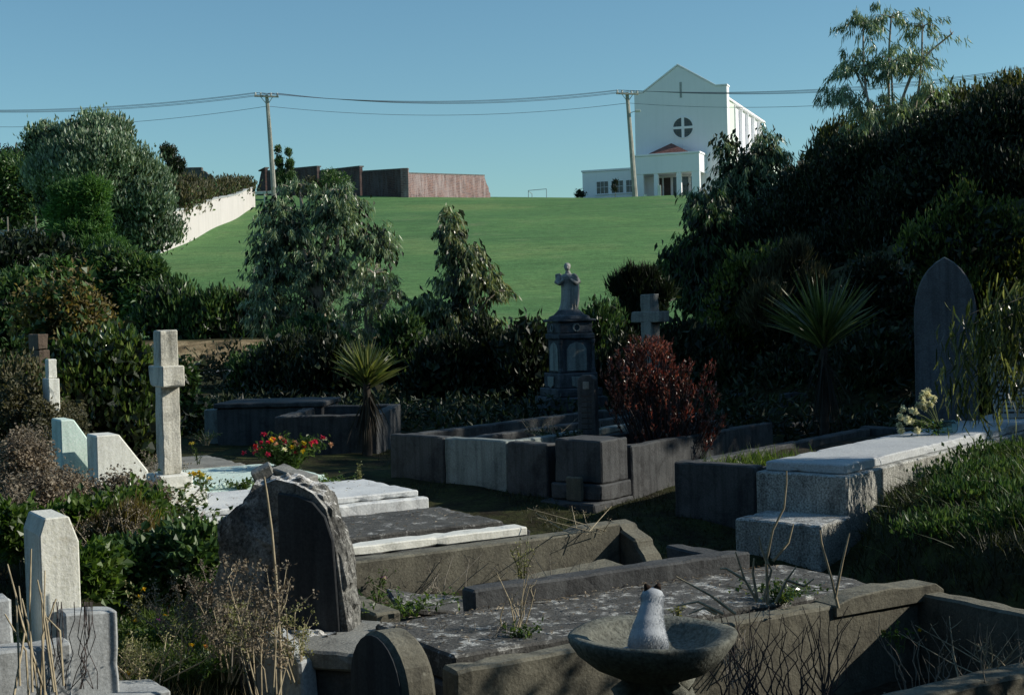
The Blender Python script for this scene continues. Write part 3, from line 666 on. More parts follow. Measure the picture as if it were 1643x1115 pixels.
# mint wedge headstone, white wedge headstone, broken pillar, brown post
def wedge(label,px,py,Y,w,h,d,mat,group=None,top=.3,zb=.8):
    p=at(px,py,Y); t=thing('wedge_headstone',label,'headstone',p,ANG)
    prism('stone',[(-.02,-zb),(w*1.0,-zb),(w,-h),(w*top,0),(-.02,0)],'y',-d/2,d/2,mat,t,.01,.003); return t
t=wedge('mint green wedge headstone below the stepped pillar',93,672,11.9,.42,.50,.32,M['mint'],top=.22)
t=wedge('white chamfered headstone beside the mint green wedge',150,697,11.6,.40,.32,.3,M['white'],top=.42)
p=at(83,672,12.6); t=thing('stepped_pillar','narrow pale stepped cross stem rising above the mint wedge','grave marker',p,ANG)
box('stem',-.045,.05,-.12,.12,0,.36,M['white'],t,.006,.004); box('upper_stem',-.03,.045,-.06,.06,.362,.53,M['white'],t,.006,.004); box('foot',-.04,.055,-.10,.10,-.7,-.002,M['white'],t,.006,.003)
p=at(61,536,13.6); t=thing('stone_post','lichened brown stone post above the shrub at left edge','post',p,ANG)
box('cap',-.05,.05,-.2,.2,-.15,0,M['brown'],t,.006,.004); box('shaft',-.045,.06,-.19,.19,-1.1,-.152,M['brown'],t,.006,.004)
# white pillar bottom left
p=at(88,1085,6.35); pl=thing('pillar_headstone','white chamfered headstone with orange lichen at lower left','headstone',p,ANG)
prism('stone',[(-.08,0),(.09,0),(.09,.62),(.05,.735),(-.055,.735),(-.08,.66)],'y',-.16,.16,M['pillar'],pl,.006,.003)
box('plinth',-.02,.21,-.30,-.165,-.1,.335,M['whiteblue'],pl,.01,.004,fn=lambda c:(c.x,c.y,c.z-(.05*max(0,c.x) if c.z>.3 else 0)))
pw=thing('low_wall','low rough white wall beside the lichened pillar at left edge','wall',at(35,1030,6.0),ANG)
box('wall',-.8,.18,-.12,.05,-.4,-.0,M['whiteblue'],pw,.012,.006); box('raised_end',-.62,-.02,.06,.22,-.4,.18,M['whiteblue'],pw,.012,.006)

# rough rock headstone
p=at(482,1016,7.0); rk=thing('rock_headstone','rough rock headstone with smooth dark panel and white lichened top','headstone',p,R(-18))
# local x to the right, y away; rock outline in xz extruded in y with noise
def rockfn(V,amp=.05,sc=3.0,seed=0):
    out=[]
    for v in V:
        q=Vector(v)*sc+Vector((seed,0,0)); d=noise.fractal(q,.8,2.2,4); d2=noise.fractal(q*4+Vector((5,5,5)),.7,2,3)
        n_=Vector(v)-Vector((-.1,.15,.4)); n_.normalize(); out.append(Vector(v)+n_*(d*amp+d2*amp*.35))
    return out
bm=bmesh.new()
ol=[(-.47,-.02),(-.47,.18),(-.46,.38),(-.42,.54),(-.34,.66),(-.25,.76),(-.12,.80),(.0,.78),(.12,.73),(.20,.65),(.25,.48),(.29,.22),(.33,-.02)]
yy=[-.02,.03,.09,.16,.22]; ins=[.03,0,.0,.02,.07]
rings=[]
for y_,s_ in zip(yy,ins):
    rings.append([bm.verts.new((a_*(1-s_*1.6)-.0*s_,y_+(.06 if a_<-.1 else 0)*0,max(-.02,b_*(1-s_*.8)))) for a_,b_ in ol])
for r1,r2 in zip(rings,rings[1:]):
    for k in range(len(ol)-1): bm.faces.new((r1[k],r1[k+1],r2[k+1],r2[k]))
bm.faces.new(list(reversed(rings[0]))); bm.faces.new(rings[-1])
bmesh.ops.triangulate(bm,faces=[f for f in bm.faces if len(f.verts)>4])
bmesh.ops.subdivide_edges(bm,edges=list(bm.edges),cuts=5,use_grid_fill=True)
for v in bm.verts:
    q=v.co.copy(); d=noise.fractal(q*4.5,.8,2.2,4); d2=noise.fractal(q*17,.7,2,3)
    n_=(q-Vector((-.08,.14,.35))).normalized(); flat=1.0
    if q.y<.0 and q.x>-.18: flat=.06
    bulge=.12 if (q.y<.1 and q.x<-.12) else 0
    v.co+=n_*(d*.045+d2*.02)*flat+Vector((0,-bulge*smooth((-.12-q.x)/.15)*math.sin(max(0,min(1,q.z/.75))*math.pi)**.6*1.1,0))
bmesh.ops.recalc_face_normals(bm,faces=list(bm.faces))
me=bpy.data.meshes.new('rough_stone'); bm.to_mesh(me); bm.free(); link('rough_stone',me,M['rough'],rk); rk.scale=(.87,.87,.98)
prism('inscription_panel',[(-.10,.0),(.265,.0),(.235,.48),(.19,.60),(.12,.67),(.03,.70),(-.10,.715)],'y',-.038,-.01,M['panel'],rk,.006,.001)
bm=bmesh.new(); bmesh.ops.create_icosphere(bm,subdivisions=4,radius=1)
for v in bm.verts:
    q=v.co; d=noise.fractal(q*2.5,.8,2,4); v.co=Vector((.14+q.x*.2*(1+.3*d),-.12+q.y*.09*(1+.3*d),-.01+q.z*.045*(1+.6*d)))
me=bpy.data.meshes.new('base_rock'); bm.to_mesh(me); bm.free(); link('base_rock',me,M['rough'],rk)
pb=thing('plinth','stained grey plinth block carrying the rough rock headstone','plinth',at(535,1019,6.78),R(-24))
box('top_slab',-.42,.36,-.25,.4,-.10,-.012,M['grey'],pb,.012,.006); box('block',-.40,.33,-.22,.38,-.7,-.103,M['kerb_dark'],pb,.012,.006)
fp=thing('fallen_marker','leaning pale stone slab in shade below the rough rock','slab',at(465,1012,6.6),R(-40))
prism('stone',[(-.1,0),(.12,-.12),(.16,-.6),(-.2,-.6),(-.2,-.05)],'y',-.05,.05,M['whiteblue'],fp,.01,.004)
# broken stone pieces on the rock
bb=thing('broken_blocks','broken grey stone pieces lying behind the rough headstone top','stone',at(445,762,8.6),R(-20))
q=box('block',-.06,.07,-.05,.05,-.04,.05,M['grey'],bb,.008,.004); q.location=(-.1,0,.0); q.rotation_euler=(R(10),R(-25),R(30))
q=box('slab_piece',-.16,.16,-.05,.06,-.03,.04,M['grey'],bb,.008,.004); q.location=(.1,.02,-.015); q.rotation_euler=(R(8),R(10),R(-20))
# arched headstone bottom
ah=thing('arched_headstone','small round topped headstone with shaded face at the bottom edge','headstone',at(628,1010,5.85),ANG)
arc=[(-.26,-.6),(.26,-.6),(.26,-.30)]+[(.26*math.cos(t),-.235+.235*math.sin(t)) for t in np.linspace(.1,math.pi-.1,14)]+[(-.26,-.30)]
prism('stone',arc,'x',-.075,.075,M['kerb'],ah,.022,.003)
prism('shaded_face',[(x*.93,z*.97-.014) for x,z in arc],'x',-.083,-.0755,M['panel'],ah,.002,0)  # thin dark plate: shade of the side turned from the sun, as colour

# ================================================================ graves, right row
def qgrave(name,label,cat,x,y,z,group=None): return thing(name,label,cat,Qp(x,y,z),QANG,group)
gQ=qgrave('stepped_tomb','large pale stepped tomb with smooth slab and stippled front','tomb',0,0,-1.27)
box('tomb_base',0,6.6,0,.75,-.75,0,M['tomb'],gQ,.012,.003)
box('cover_slab',.07,6.5,.045,.70,.002,.075,M['tomb_slab'],gQ,.010,.002)
box('front_step',-.50,-.002,-.03,.66,-.85,-.29,M['tomb'],gQ,.012,.003)
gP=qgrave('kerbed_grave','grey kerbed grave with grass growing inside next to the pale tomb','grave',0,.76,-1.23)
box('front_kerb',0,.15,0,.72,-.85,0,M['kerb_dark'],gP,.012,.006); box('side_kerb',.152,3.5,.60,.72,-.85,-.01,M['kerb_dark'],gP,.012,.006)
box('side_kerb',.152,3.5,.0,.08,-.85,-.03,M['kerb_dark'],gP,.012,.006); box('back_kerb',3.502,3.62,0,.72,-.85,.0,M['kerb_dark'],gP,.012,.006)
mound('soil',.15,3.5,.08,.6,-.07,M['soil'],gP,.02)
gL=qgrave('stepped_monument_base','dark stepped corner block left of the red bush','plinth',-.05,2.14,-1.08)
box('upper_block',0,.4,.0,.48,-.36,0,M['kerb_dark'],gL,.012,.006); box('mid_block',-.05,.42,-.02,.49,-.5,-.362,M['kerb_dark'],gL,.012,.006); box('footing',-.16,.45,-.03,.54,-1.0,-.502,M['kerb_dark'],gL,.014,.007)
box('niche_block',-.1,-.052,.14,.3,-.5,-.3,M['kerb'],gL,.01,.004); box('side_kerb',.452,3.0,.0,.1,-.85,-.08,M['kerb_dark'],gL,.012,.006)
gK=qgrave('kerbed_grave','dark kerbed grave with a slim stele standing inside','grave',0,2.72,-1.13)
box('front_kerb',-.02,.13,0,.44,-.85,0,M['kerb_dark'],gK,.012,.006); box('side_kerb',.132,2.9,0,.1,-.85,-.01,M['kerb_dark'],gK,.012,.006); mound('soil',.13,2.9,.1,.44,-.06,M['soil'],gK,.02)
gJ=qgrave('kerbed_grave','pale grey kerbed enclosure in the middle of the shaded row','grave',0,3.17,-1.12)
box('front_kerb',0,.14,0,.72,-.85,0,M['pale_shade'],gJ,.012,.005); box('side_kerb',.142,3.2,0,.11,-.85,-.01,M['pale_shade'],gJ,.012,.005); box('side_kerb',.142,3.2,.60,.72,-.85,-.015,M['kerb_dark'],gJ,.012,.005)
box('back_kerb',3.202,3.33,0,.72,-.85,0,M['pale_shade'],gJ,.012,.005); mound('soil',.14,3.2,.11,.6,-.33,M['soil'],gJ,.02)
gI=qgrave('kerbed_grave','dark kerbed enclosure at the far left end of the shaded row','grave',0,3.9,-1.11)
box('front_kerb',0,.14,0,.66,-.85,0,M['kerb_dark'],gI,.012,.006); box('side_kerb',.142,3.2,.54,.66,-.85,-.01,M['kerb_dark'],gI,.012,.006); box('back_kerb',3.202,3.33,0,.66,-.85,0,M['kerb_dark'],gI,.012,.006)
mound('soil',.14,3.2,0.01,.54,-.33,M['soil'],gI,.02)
# stele
s_=qgrave('stele','slim grey stele with carved top in the shaded kerbed grave','headstone',0,0,0); s_.location=at(945,706,13.0)
prism('stone',[(-.085,-.1),(.085,-.1),(.085,.56),(.04,.60),(-.04,.60),(-.085,.56)],'y',-.05,.05,M['kerb_dark'],s_,.008,.003); 
box('carved_emblem',-.03,.03,-.058,-.0505,.47,.54,M['grey'],s_,.003,.001)
a=Acc()
for k in range(7): a.add([(-.05,-.0515,.40-.05*k),(.05,-.0515,.40-.05*k),(.05,-.0515,.41-.05*k),(-.05,-.0515,.41-.05*k)],np.array([[0,1,2,3]]))
a.build('inscription_lines',M['darkbark'],s_)
s_.rotation_euler=(0,0,R(-20))
# low things further back right
gU=qgrave('kerbed_grave','low dark kerb line behind the red bush','grave',0,0,0); gU.location=at(1180,672,17.0); 
box('kerb',0,2.6,0,.12,-.4,0,M['kerb_dark'],gU,.012,.006); box('kerb',.0,2.6,-.8,-.68,-.4,-.02,M['kerb_dark'],gU,.012,.006); gU.rotation_euler=(0,0,R(38))
for (px,py,Y,w,h,lab) in ((1196,628,18,.3,.36,'small dark headstone half hidden right of the red bush'),(1275,628,17.5,.36,.3,'low square headstone beside the cabbage tree skirt')):
    t=thing('small_headstone',lab,'headstone',at(px,py,Y),R(10)); prism('stone',[(-w/2,-h*1.6),(w/2,-h*1.6),(w/2,-.04),(.0,0),(-w/2,-.03)],'y',-.05,.05,M['monument'],t,.01,.003)
# pointed headstone
t=thing('pointed_headstone','tall pointed gothic headstone at right with a sunlit edge','headstone',at(1519,640,14.2),R(-16))
gp=[(-.30,-.9),(.30,-.9),(.30,.76)]
for k in np.linspace(0,1,8)[1:]:
    gp.append((.30*(1-k**2.2),.76+.66*(.65*k**.8+.35*math.sin(k*math.pi/2))))
gp+= [(-x,z) for x,z in reversed(gp[3:-1])]+[(-.30,.76)]
prism('stone',gp,'y',-.09,.09,M['arch'],t,.012,.004)
# leaning inscribed tablet at right edge
t=thing('inscribed_tablet','pale leaning tablet with rows of lettering at the right edge','headstone',at(1634,672,13.2),R(-5))
tb=box('tablet',-.22,.42,-.03,.03,0,.62,M['whiteblue'],t,.006,.001,fn=None); tb.rotation_euler=(R(-12),0,0)
a=Acc()
for r_ in range(14):
    x=-.18
    while x<.36:
        w_=random.uniform(.02,.07)
        z=.05+r_*.04; a.add([(x,-.0325,z),(x+w_,-.0325,z),(x+w_,-.0325,z+.016),(x,-.0325,z+.016)],np.array([[0,1,2,3]])); x+=w_+.012
a.build('lettering',M['darkbark'],tb)
# box tomb and kerbs, middle distance left
t=thing('box_tomb','dark box tomb with a pale end in the left middle distance','tomb',at(347,650,17.2),R(-6))
box('chest',0,1.3,0,.9,-.62,-.045,M['kerb_dark'],t,.012,.005); box('lid',-.03,1.33,-.03,.93,-.043,.02,M['kerb_dark'],t,.012,.004); box('end_slab',-.2,-.002,.12,1.0,-.62,-.06,M['pale_shade'],t,.012,.005)
t=thing('kerbed_grave','low dark kerbed grave beside the box tomb','grave',at(440,668,15.6),R(-4))
box('front_kerb',0,1.0,0,.14,-.65,0,M['kerb_dark'],t,.012,.006); box('side_kerb',.0,.14,.142,1.6,-.65,-.01,M['kerb_dark'],t,.012,.006); box('side_kerb',1.002,1.14,0,1.6,-.65,-.01,M['kerb_dark'],t,.012,.006); box('back_kerb',0,1.14,1.602,1.74,-.65,.0,M['kerb_dark'],t,.012,.006)
# cross in the middle distance
t=thing('cross','grey stone cross standing behind the red bush','cross',at(1042,472,18.2),R(-48))
box('shaft',-.09,.09,-.085,.085,-1.7,0,M['grey'],t,.008,.003); box('cross_arm',-.25,.25,-.095,.095,-.36,-.22,M['grey'],t,.008,.003)
# small white sign in the valley
t=thing('sign','small white sign board on a post beyond the shrubs','sign',at(560,527,31),0)
box('board',-.13,.13,-.02,.02,-.05,.14,M['white'],t,.003,0,5); a=Acc(); tube(a,[(0,.03,-1.2),(0,.03,.1)],.02,6); a.build('post',M['greystem'],t)
box('mark',-.03,.03,-.024,-.021,.02,.07,M['panel'],t,0,0,5)

# ================================================================ statue monument
mo=thing('pedestal','tall carved stone pedestal carrying the statue','pedestal',at(917,660,20.0),R(20))
def sq(x,y0,y1,z0,z1,name,mat=M['monument'],amp=.004): return box(name,-x,x,y0 if y0 is not None else -x,y1 if y1 is not None else x,z0,z1,mat,mo,.012,amp)
sq(.40,None,None,-.5,.22,'base_block'); sq(.34,None,None,.222,.34,'base_step'); sq(.29,None,None,.342,.55,'die_foot')
sq(.235,None,None,.552,1.02,'die'); sq(.27,None,None,1.022,1.10,'moulding'); sq(.25,None,None,1.102,1.26,'frieze'); sq(.29,None,None,1.262,1.30,'cornice')
a=Acc(); lathe(a,[(.30,1.302),(.28,1.34),(.22,1.36),(.18,1.40),(.15,1.43),(0,1.431)],0,0,20); a.build('cap',M['monument'],mo,smooth=False)
for sx_,rz_ in ((1,0),(-1,math.pi/2)):
    pn=prism('carved_panel',[(-.15,.58),(.15,.58),(.15,.88),(.10,.95),(0,.985),(-.10,.95),(-.15,.88)],'y',-.25,-.237,M['pale_shade'],mo,.004,.004); pn.rotation_euler=(0,0,-rz_)
    prism('shield',[(-.10,.38),(0,.34),(.10,.38),(.11,.5),(-.11,.5)],'y',-.31,-.292,M['pale_shade'],mo,.004,.002).rotation_euler=(0,0,-rz_)
    a=Acc(); k=np.linspace(0,2*math.pi,14); tube(a,np.stack([.05*np.cos(k),np.full(14,-.262),1.18+.05*np.sin(k)],1),.012,5); o=a.build('carved_wreath',M['pale_shade'],mo); o.rotation_euler=(0,0,-rz_)
for x in (-.245,.245): 
    a=Acc(); lathe(a,[(.035,.555),(.035,.6),(.025,.62),(.025,.95),(.035,.97),(.035,1.02)],x,-.245,10); a.build('corner_column',M['monument'],mo)
# robed figure
pm=at(912,501,20.0); st_=thing('statue','weathered robed statue holding a draped tablet on the carved pedestal','statue',pm,R(-5))
def robed():
    a=Acc(); prof=[(.0,.135,.11),(.02,.13,.11),(.10,.115,.095),(.22,.11,.09),(.33,.105,.085),(.40,.115,.085),(.46,.125,.085),(.50,.115,.075),(.53,.08,.06),(.545,.04,.04),(.57,.034,.036),(.58,.03,.03)]
    seg=48; V=[]
    zs=np.linspace(0,len(prof)-1,44)
    for t in zs:
        i0=min(int(t),len(prof)-2); f=t-i0; z,rx,ry=[prof[i0][k]*(1-f)+prof[i0+1][k]*f for k in range(3)]
        fold=max(0,1-z/.52)*.10+.02
        for k in range(seg):
            an=2*math.pi*k/seg; r=1+fold*math.sin(an*9+z*9)+fold*.6*math.sin(an*17+z*5+1)
            V.append((rx*r*math.cos(an)+.02*math.sin(z*5),ry*r*math.sin(an),z))
    n=len(zs); i=np.arange(n-1)[:,None]*seg; k=np.arange(seg)[None]; k2=(k+1)%seg
    a.add(V,np.stack([i+k,i+k2,i+seg+k2,i+seg+k],-1).reshape(-1,4)); return a
a=robed(); a.build('robed_body',M['statue'],st_,smooth=True)
bm=bmesh.new(); bmesh.ops.create_uvsphere(bm,u_segments=20,v_segments=16,radius=1)
for v in bm.verts:
    q=v.co.copy(); c=Vector((q.x*.040,q.y*.047,q.z*.056))
    if q.y<-.75 and abs(q.x)<.25 and abs(q.z)<.3: c.y-=.012*(1-abs(q.z)/.3)     # nose
    if q.y<-.5 and .25<abs(q.x)<.6 and 0<q.z<.3: c.y+=.006
    if q.z<-.6: c.x*=.8
    v.co=c+Vector((0,-.008,.625))
me=bpy.data.meshes.new('head'); bm.to_mesh(me); bm.free(); hd=link('head',me,M['statue'],st_)
bm=bmesh.new(); bmesh.ops.create_icosphere(bm,subdivisions=3,radius=1)
for v in bm.verts:
    q=v.co; d=noise.noise(q*6)*.12; v.co=Vector((q.x*.047*(1+d),.014+q.y*.046*(1+d),.645+q.z*.050*(1+d)))
me=bpy.data.meshes.new('hair'); bm.to_mesh(me); bm.free(); link('hair',me,M['statue'],hd)
for s_x in (-1,1):
    a=Acc(); tube(a,[(s_x*.105,0,.495),(s_x*.15,-.03,.42),(s_x*.115,-.09,.40),(s_x*.04,-.125,.46)],[.042,.038,.03,.02],10); arm=a.build('arm',M['statue'],st_,smooth=True)
    a=Acc()
    for f_ in range(4): tube(a,[(s_x*.035,-.125,.455+.009*f_),(s_x*.005,-.132,.475+.011*f_)],[.007,.005],5)
    tube(a,[(s_x*.04,-.12,.462),(s_x*.03,-.14,.486)],[.008,.005],5); a.build('hand',M['statue'],arm)
# draped cloth / tablet at the right shoulder and broken wing at the left
pts=[(.13,.02),(.16,.16),(.165,.34),(.15,.50),(.10,.55),(.06,.53),(.05,.40),(.05,.2),(.07,.05)]
prism('drapery',pts,'y',-.06,.03,M['statue'],st_,.015,.012)
prism('broken_wing',[(-.1,.38),(-.17,.42),(-.175,.54),(-.10,.55),(-.06,.5)],'y',.02,.07,M['statue'],st_,.01,.006)
a=Acc()
for k in range(5): x=.07+.018*k; tube(a,[(x,-.075,.50-.01*k),(x+.004,-.082,.33),(x-.012,-.09,.10)],[.008,.011,.008],6)
a.build('drapery_folds',M['statue'],st_,smooth=True)

# ================================================================ bird bath and cat
bb_=thing('bird_bath','round grey concrete bird bath on a footed pedestal','bird bath',atz(1047,1015,-1.185),0)
a=Acc(); Rr=.31
lathe(a,[(0,-.155),(.10,-.155),(.15,-.145),(.22,-.115),(.275,-.07),(.302,-.03),(.309,-.006),(.304,.004),(.29,.006),(.245,-.004),(.232,-.02),(.20,-.055),(.13,-.078),(0,-.083)],0,0,56,lambda V:V+np.stack([.006*np.sin(V[:,0]*21+V[:,2]*9),.006*np.cos(V[:,1]*17),.005*np.sin(V[:,0]*9+V[:,1]*13)],1))
a.build('bowl',M['bath'],bb_,smooth=True)
a=Acc(); lathe(a,[(.10,-.157),(.095,-.19),(.13,-.22),(.085,-.27),(.07,-.4),(.1,-.52),(.16,-.56),(.17,-.72)],0,0,28); a.build('pedestal',M['bath'],bb_,smooth=True)
for k in range(4):
    an=k*math.pi/2+.5; c,s=math.cos(an),math.sin(an); a=Acc()
    tube(a,[(c*.09,s*.09,-.165),(c*.15,s*.15,-.20),(c*.17,s*.17,-.27),(c*.13,s*.13,-.36),(c*.14,s*.14,-.5),(c*.2,s*.2,-.62)],[.03,.036,.034,.03,.03,.04],8); a.build('scroll_foot',M['bath'],bb_,smooth=True)
cb=atz(1040,1036,-1.21)
ct=thing('cat','white cat with dark ears sitting in the bird bath seen from behind','cat',(cb.x,cb.y,-1.243),R(8))
def fur_mat():
    b=NB('shaded_white_fur'); v=b.coords(); n=b.noise(b.coords((60,60,18)),4,5,.7)
    c=b.mix(b.ramp(b.noise(v,8,4,.5),[(.4,0),(.7,.35)]),(.42,.45,.49),(.33,.35,.37)); c=b.mix(.12,c,b.ramp(n,[(.3,(.2,.2,.2)),(.7,(.8,.8,.8))]),'OVERLAY')  # white coat greyed and blued to carry its shade
    b.pbr(c,.9,b.bump(n,.3,.004),.1); return b.m
M['fur']=fur_mat(); M['darkfur']=plain('dark_fur',(.035,.025,.02),.9,.1,.4,60,.4)
bm=bmesh.new()
def ell(c,r,rot=None,sub=3):
    m=Matrix.Translation(c)@(rot or Matrix.Identity(4))@Matrix.Diagonal((*r,1)); bmesh.ops.create_icosphere(bm,subdivisions=sub,radius=1,matrix=m)
rx=lambda d:Matrix.Rotation(R(d),4,'X'); ry=lambda d:Matrix.Rotation(R(d),4,'Y')
ell((0,0,.060),(.071,.072,.060)); ell((-.032,-.005,.045),(.043,.06,.045)); ell((.034,-.005,.043),(.038,.06,.043))   # rump and haunches
ell((.006,.012,.095),(.060,.055,.062),rx(-10)); ell((.018,.030,.135),(.049,.045,.055),rx(-12)); ell((.027,.045,.165),(.041,.038,.042))
ell((.034,.052,.188),(.039,.038,.034)); ell((.034,.060,.202),(.047,.040,.034)); ell((.034,.092,.190),(.020,.018,.016)); ell((.060,.062,.186),(.017,.02,.016)); ell((.008,.062,.186),(.017,.02,.016))   # neck, head, muzzle, cheeks
for sx in (-1,1):
    ell((.018+sx*.022,.075,.06),(.014,.016,.07),rx(4)); ell((.018+sx*.022,.092,.006),(.016,.026,.010)); ell((sx*.05,.045,.010),(.018,.035,.011))
me=bpy.data.meshes.new('body'); bm.to_mesh(me); bm.free(); body=link('body',me,M['fur'],ct)
m_=body.modifiers.new('r','REMESH'); m_.mode='VOXEL'; m_.voxel_size=.0035; m_.use_smooth_shade=True
m_=body.modifiers.new('s','SMOOTH'); m_.iterations=150; m_.factor=.7
bpy.context.view_layer.update(); dg=bpy.context.evaluated_depsgraph_get(); ev=body.evaluated_get(dg); em=ev.to_mesh()
nv=len(em.vertices); Vc=np.empty(nv*3); em.vertices.foreach_get('co',Vc); Vn=np.empty(nv*3); em.vertices.foreach_get('normal',Vn); Vc=Vc.reshape(-1,3); Vn=Vn.reshape(-1,3); ev.to_mesh_clear()
if nv:
    kk=rng.integers(0,nv,26000); fu=Acc(); strips(fu,Vc[kk]-Vn[kk]*.001,nrm(Vn[kk]*.28+runit(len(kk))*.22+np.array([0,-.1,-.8])),.0095*(.5+rng.random(len(kk))),.0011,Vn[kk]*.12,2); fu.build('fur',M['fur'],ct)
a=Acc(); tube(a,[(-.02,-.065,.012),(-.055,-.06,.012),(-.078,-.03,.012),(-.085,.01,.012),(-.075,.05,.012),(-.05,.08,.012)],[.011,.0115,.011,.0105,.010,.006],8); a.build('tail',M['fur'],ct,smooth=True)
for sx in (-1,1):
    bm=bmesh.new(); bmesh.ops.create_cone(bm,segments=10,radius1=.017,radius2=.005,depth=.022,cap_ends=True)
    for v in bm.verts: v.co.y*=.45
    me=bpy.data.meshes.new('ear'); bm.to_mesh(me); bm.free()
    for p_ in me.polygons: p_.use_smooth=True
    o=link('ear',me,M['darkfur'],ct); o.location=(.034+sx*.022,.056,.236); o.rotation_euler=(R(-8),R(sx*28),0)
    a=Acc(); bmx=None
    bm=bmesh.new(); bmesh.ops.create_uvsphere(bm,u_segments=10,v_segments=8,radius=.006); me=bpy.data.meshes.new('eye'); bm.to_mesh(me); bm.free(); o=link('eye',me,M['darkfur'],ct); o.location=(.034+sx*.016,.0945,.204)
# ================================================================ vegetation
def tree(name,label,cat,base,Y,blobs,leaf,bark,r0,n,k,rc,L,W,mode='out',group=None,ntw=8,depth=None,shell=.6,low=-.6,inner=None,lump=.18,by=None):
    """base (px,py) of the trunk foot and blobs (px,py,rx,ry) seen from the survey point, at distance Y"""
    bs=[pxblob(*b[:4],b[4] if len(b)>4 else Y+rng.uniform(-.3,.3)*b[2]*Y/F,None if depth is None else depth) for b in blobs]
    raw=bs; sub_=[]
    for b_ in bs:
        m_=max(5,int(8*(b_[3]*b_[5])**.35/ (1.0 if b_[3]>.6 else 1.25)))
        for d_ in runit(m_*2):
            if d_[2]<low: continue
            f_=rng.uniform(.26,.46); zz_=1.25 if mode=='droop' else .85
            sub_.append((b_[0]+d_[0]*b_[3]*.76,b_[1]+d_[1]*b_[4]*.76,b_[2]+d_[2]*b_[5]*.76,b_[3]*f_,b_[4]*f_,b_[5]*f_*zz_))
            if len(sub_)%m_==0: break
    bs=sub_+([] if shell<.3 else [(b_[0],b_[1],b_[2],b_[3]*.8,b_[4]*.8,b_[5]*.8) for b_ in raw])
    bp=at(base[0],base[1],by or Y); bp.z=gz(bp.x,bp.y)
    t=thing(name,label,cat,bp,0,group); o=tuple(bp)
    branches('trunk',t,bp,raw,M[bark],r0,o,ntw)
    c=foliage('crown',t,bs,n,k,rc,L,W,M[leaf],mode,o,shell,low,lump)
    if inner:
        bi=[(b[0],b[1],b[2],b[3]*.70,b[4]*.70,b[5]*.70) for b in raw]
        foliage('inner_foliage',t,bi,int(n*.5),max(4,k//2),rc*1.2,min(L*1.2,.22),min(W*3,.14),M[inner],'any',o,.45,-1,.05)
    return t

def gum(name,label,base,Y,blobs,leaf,bark,r0,ns,kl,L,W,sl,group=None,ntw=8,by=None,inner=None,nin=0):
    bs=[pxblob(*b[:4],Y+rng.uniform(-.3,.3)*b[2]*Y/F) for b in blobs]; B=np.array(bs)
    bp=at(base[0],base[1],by or Y); bp.z=gz(bp.x,bp.y); t=thing(name,label,'gum tree',bp,0,group); o=np.array(bp)
    branches('trunk',t,bp,bs,M[bark],r0,tuple(bp),ntw)
    wt=B[:,3]*B[:,5]; idx=rng.choice(len(B),ns,p=wt/wt.sum()); d=runit(ns); P=B[idx,:3]+d*B[idx,3:]*rng.uniform(.15,.9,(ns,1))
    h=nrm(d*np.array([1,1,.4])+np.array([0,0,.55])); s_len=sl*rng.uniform(.6,1.3,(ns,1)); a=Acc(); tw=Acc()
    s=rng.uniform(.1,1,(ns,kl,1)); Q=P[:,None]+h[:,None]*s*s_len[:,None]*.8; Q[:,:,2]-=(s[:,:,0]**2)*s_len*.55
    Q=(Q+rng.normal(size=Q.shape)*sl*.09).reshape(-1,3); n=len(Q); D=nrm(np.repeat(h,kl,0)*.35+runit(n)*.4+np.array([0,0,-1.]))
    strips(a,Q-o,D,L*(.6+.7*rng.random(n)),W*(.7+.6*rng.random(n)),rng.normal(size=(n,3))*.12,2,base=.3)
    for j in range(0,ns,3):
        ss=np.linspace(0,1,4)[:,None]; q=P[j]+h[j]*ss*s_len[j]*.8; q[:,2]-=(ss[:,0]**2)*s_len[j,0]*.55; tube(tw,q-o,np.linspace(r0*.07,r0*.02,4),3)
    a.build('crown',M[leaf],t); tag(tw.build('twigs',M[bark],t),kind='stuff')
    if inner:
        foliage('inner_foliage',t,[(b[0],b[1],b[2],b[3]*.65,b[4]*.65,b[5]*.65) for b in bs],nin,8,.3,L,W*2,M[inner],'droop',tuple(o),.2,-1,.05)
    return t
# --- left far
tree('large_tree','big rounded grey green tree standing left of the white wall','tree',(165,445),60,
 [(160,290,92,84),(95,262,52,52),(212,325,66,70),(235,375,50,36),(160,345,90,62),(148,228,58,40),(105,320,52,62),(70,235,26,28)],
 'lf_pohu','bark',.28,4400,18,.36,.21,.09,'up',inner='lf_dark',lump=.22)
tree('feathery_conifer','bright green feathery conifer in front of the big rounded tree','conifer',(140,450),48,
 [(118,318,32,24),(152,312,20,24),(118,345,38,16),(150,345,24,18),(100,375,22,10),(135,372,48,14),(150,395,52,14),(112,410,34,9),(160,418,34,10),(92,432,26,9)],
 'lf_conifer','bark',.14,2400,18,.16,.17,.045,'out',ntw=5)
tree('bushy_tree','dense green bush spilling below the big rounded tree','bush',(205,545),44,
 [(200,445,52,46),(232,480,42,40),(170,430,34,26),(215,505,48,30),(165,480,30,26)],'lf_mid','bark',.12,1300,14,.25,.20,.09,'out',inner='lf_dark')
tree('background_tree','mottled green tree at the far left edge','tree',(10,430),78,[(20,300,42,44),(38,330,26,34),(5,345,40,40)],'lf_mid','bark',.25,700,14,.5,.30,.13,'out',inner='lf_dark')
tree('background_tree','dark tree top behind the mottled tree at the left edge','tree',(40,420),95,[(30,262,36,18),(62,280,24,30),(0,270,20,26)],'lf_dark','bark',.2,400,14,.5,.3,.13,'out')
tree('small_conifer','dark pointed conifer rising behind the big rounded tree','conifer',(280,300),112,[(272,250,9,16),(281,268,14,20),(276,285,15,16)],'lf_dark','bark',.12,260,14,.3,.25,.1,'up',inner='lf_dark',shell=.4)
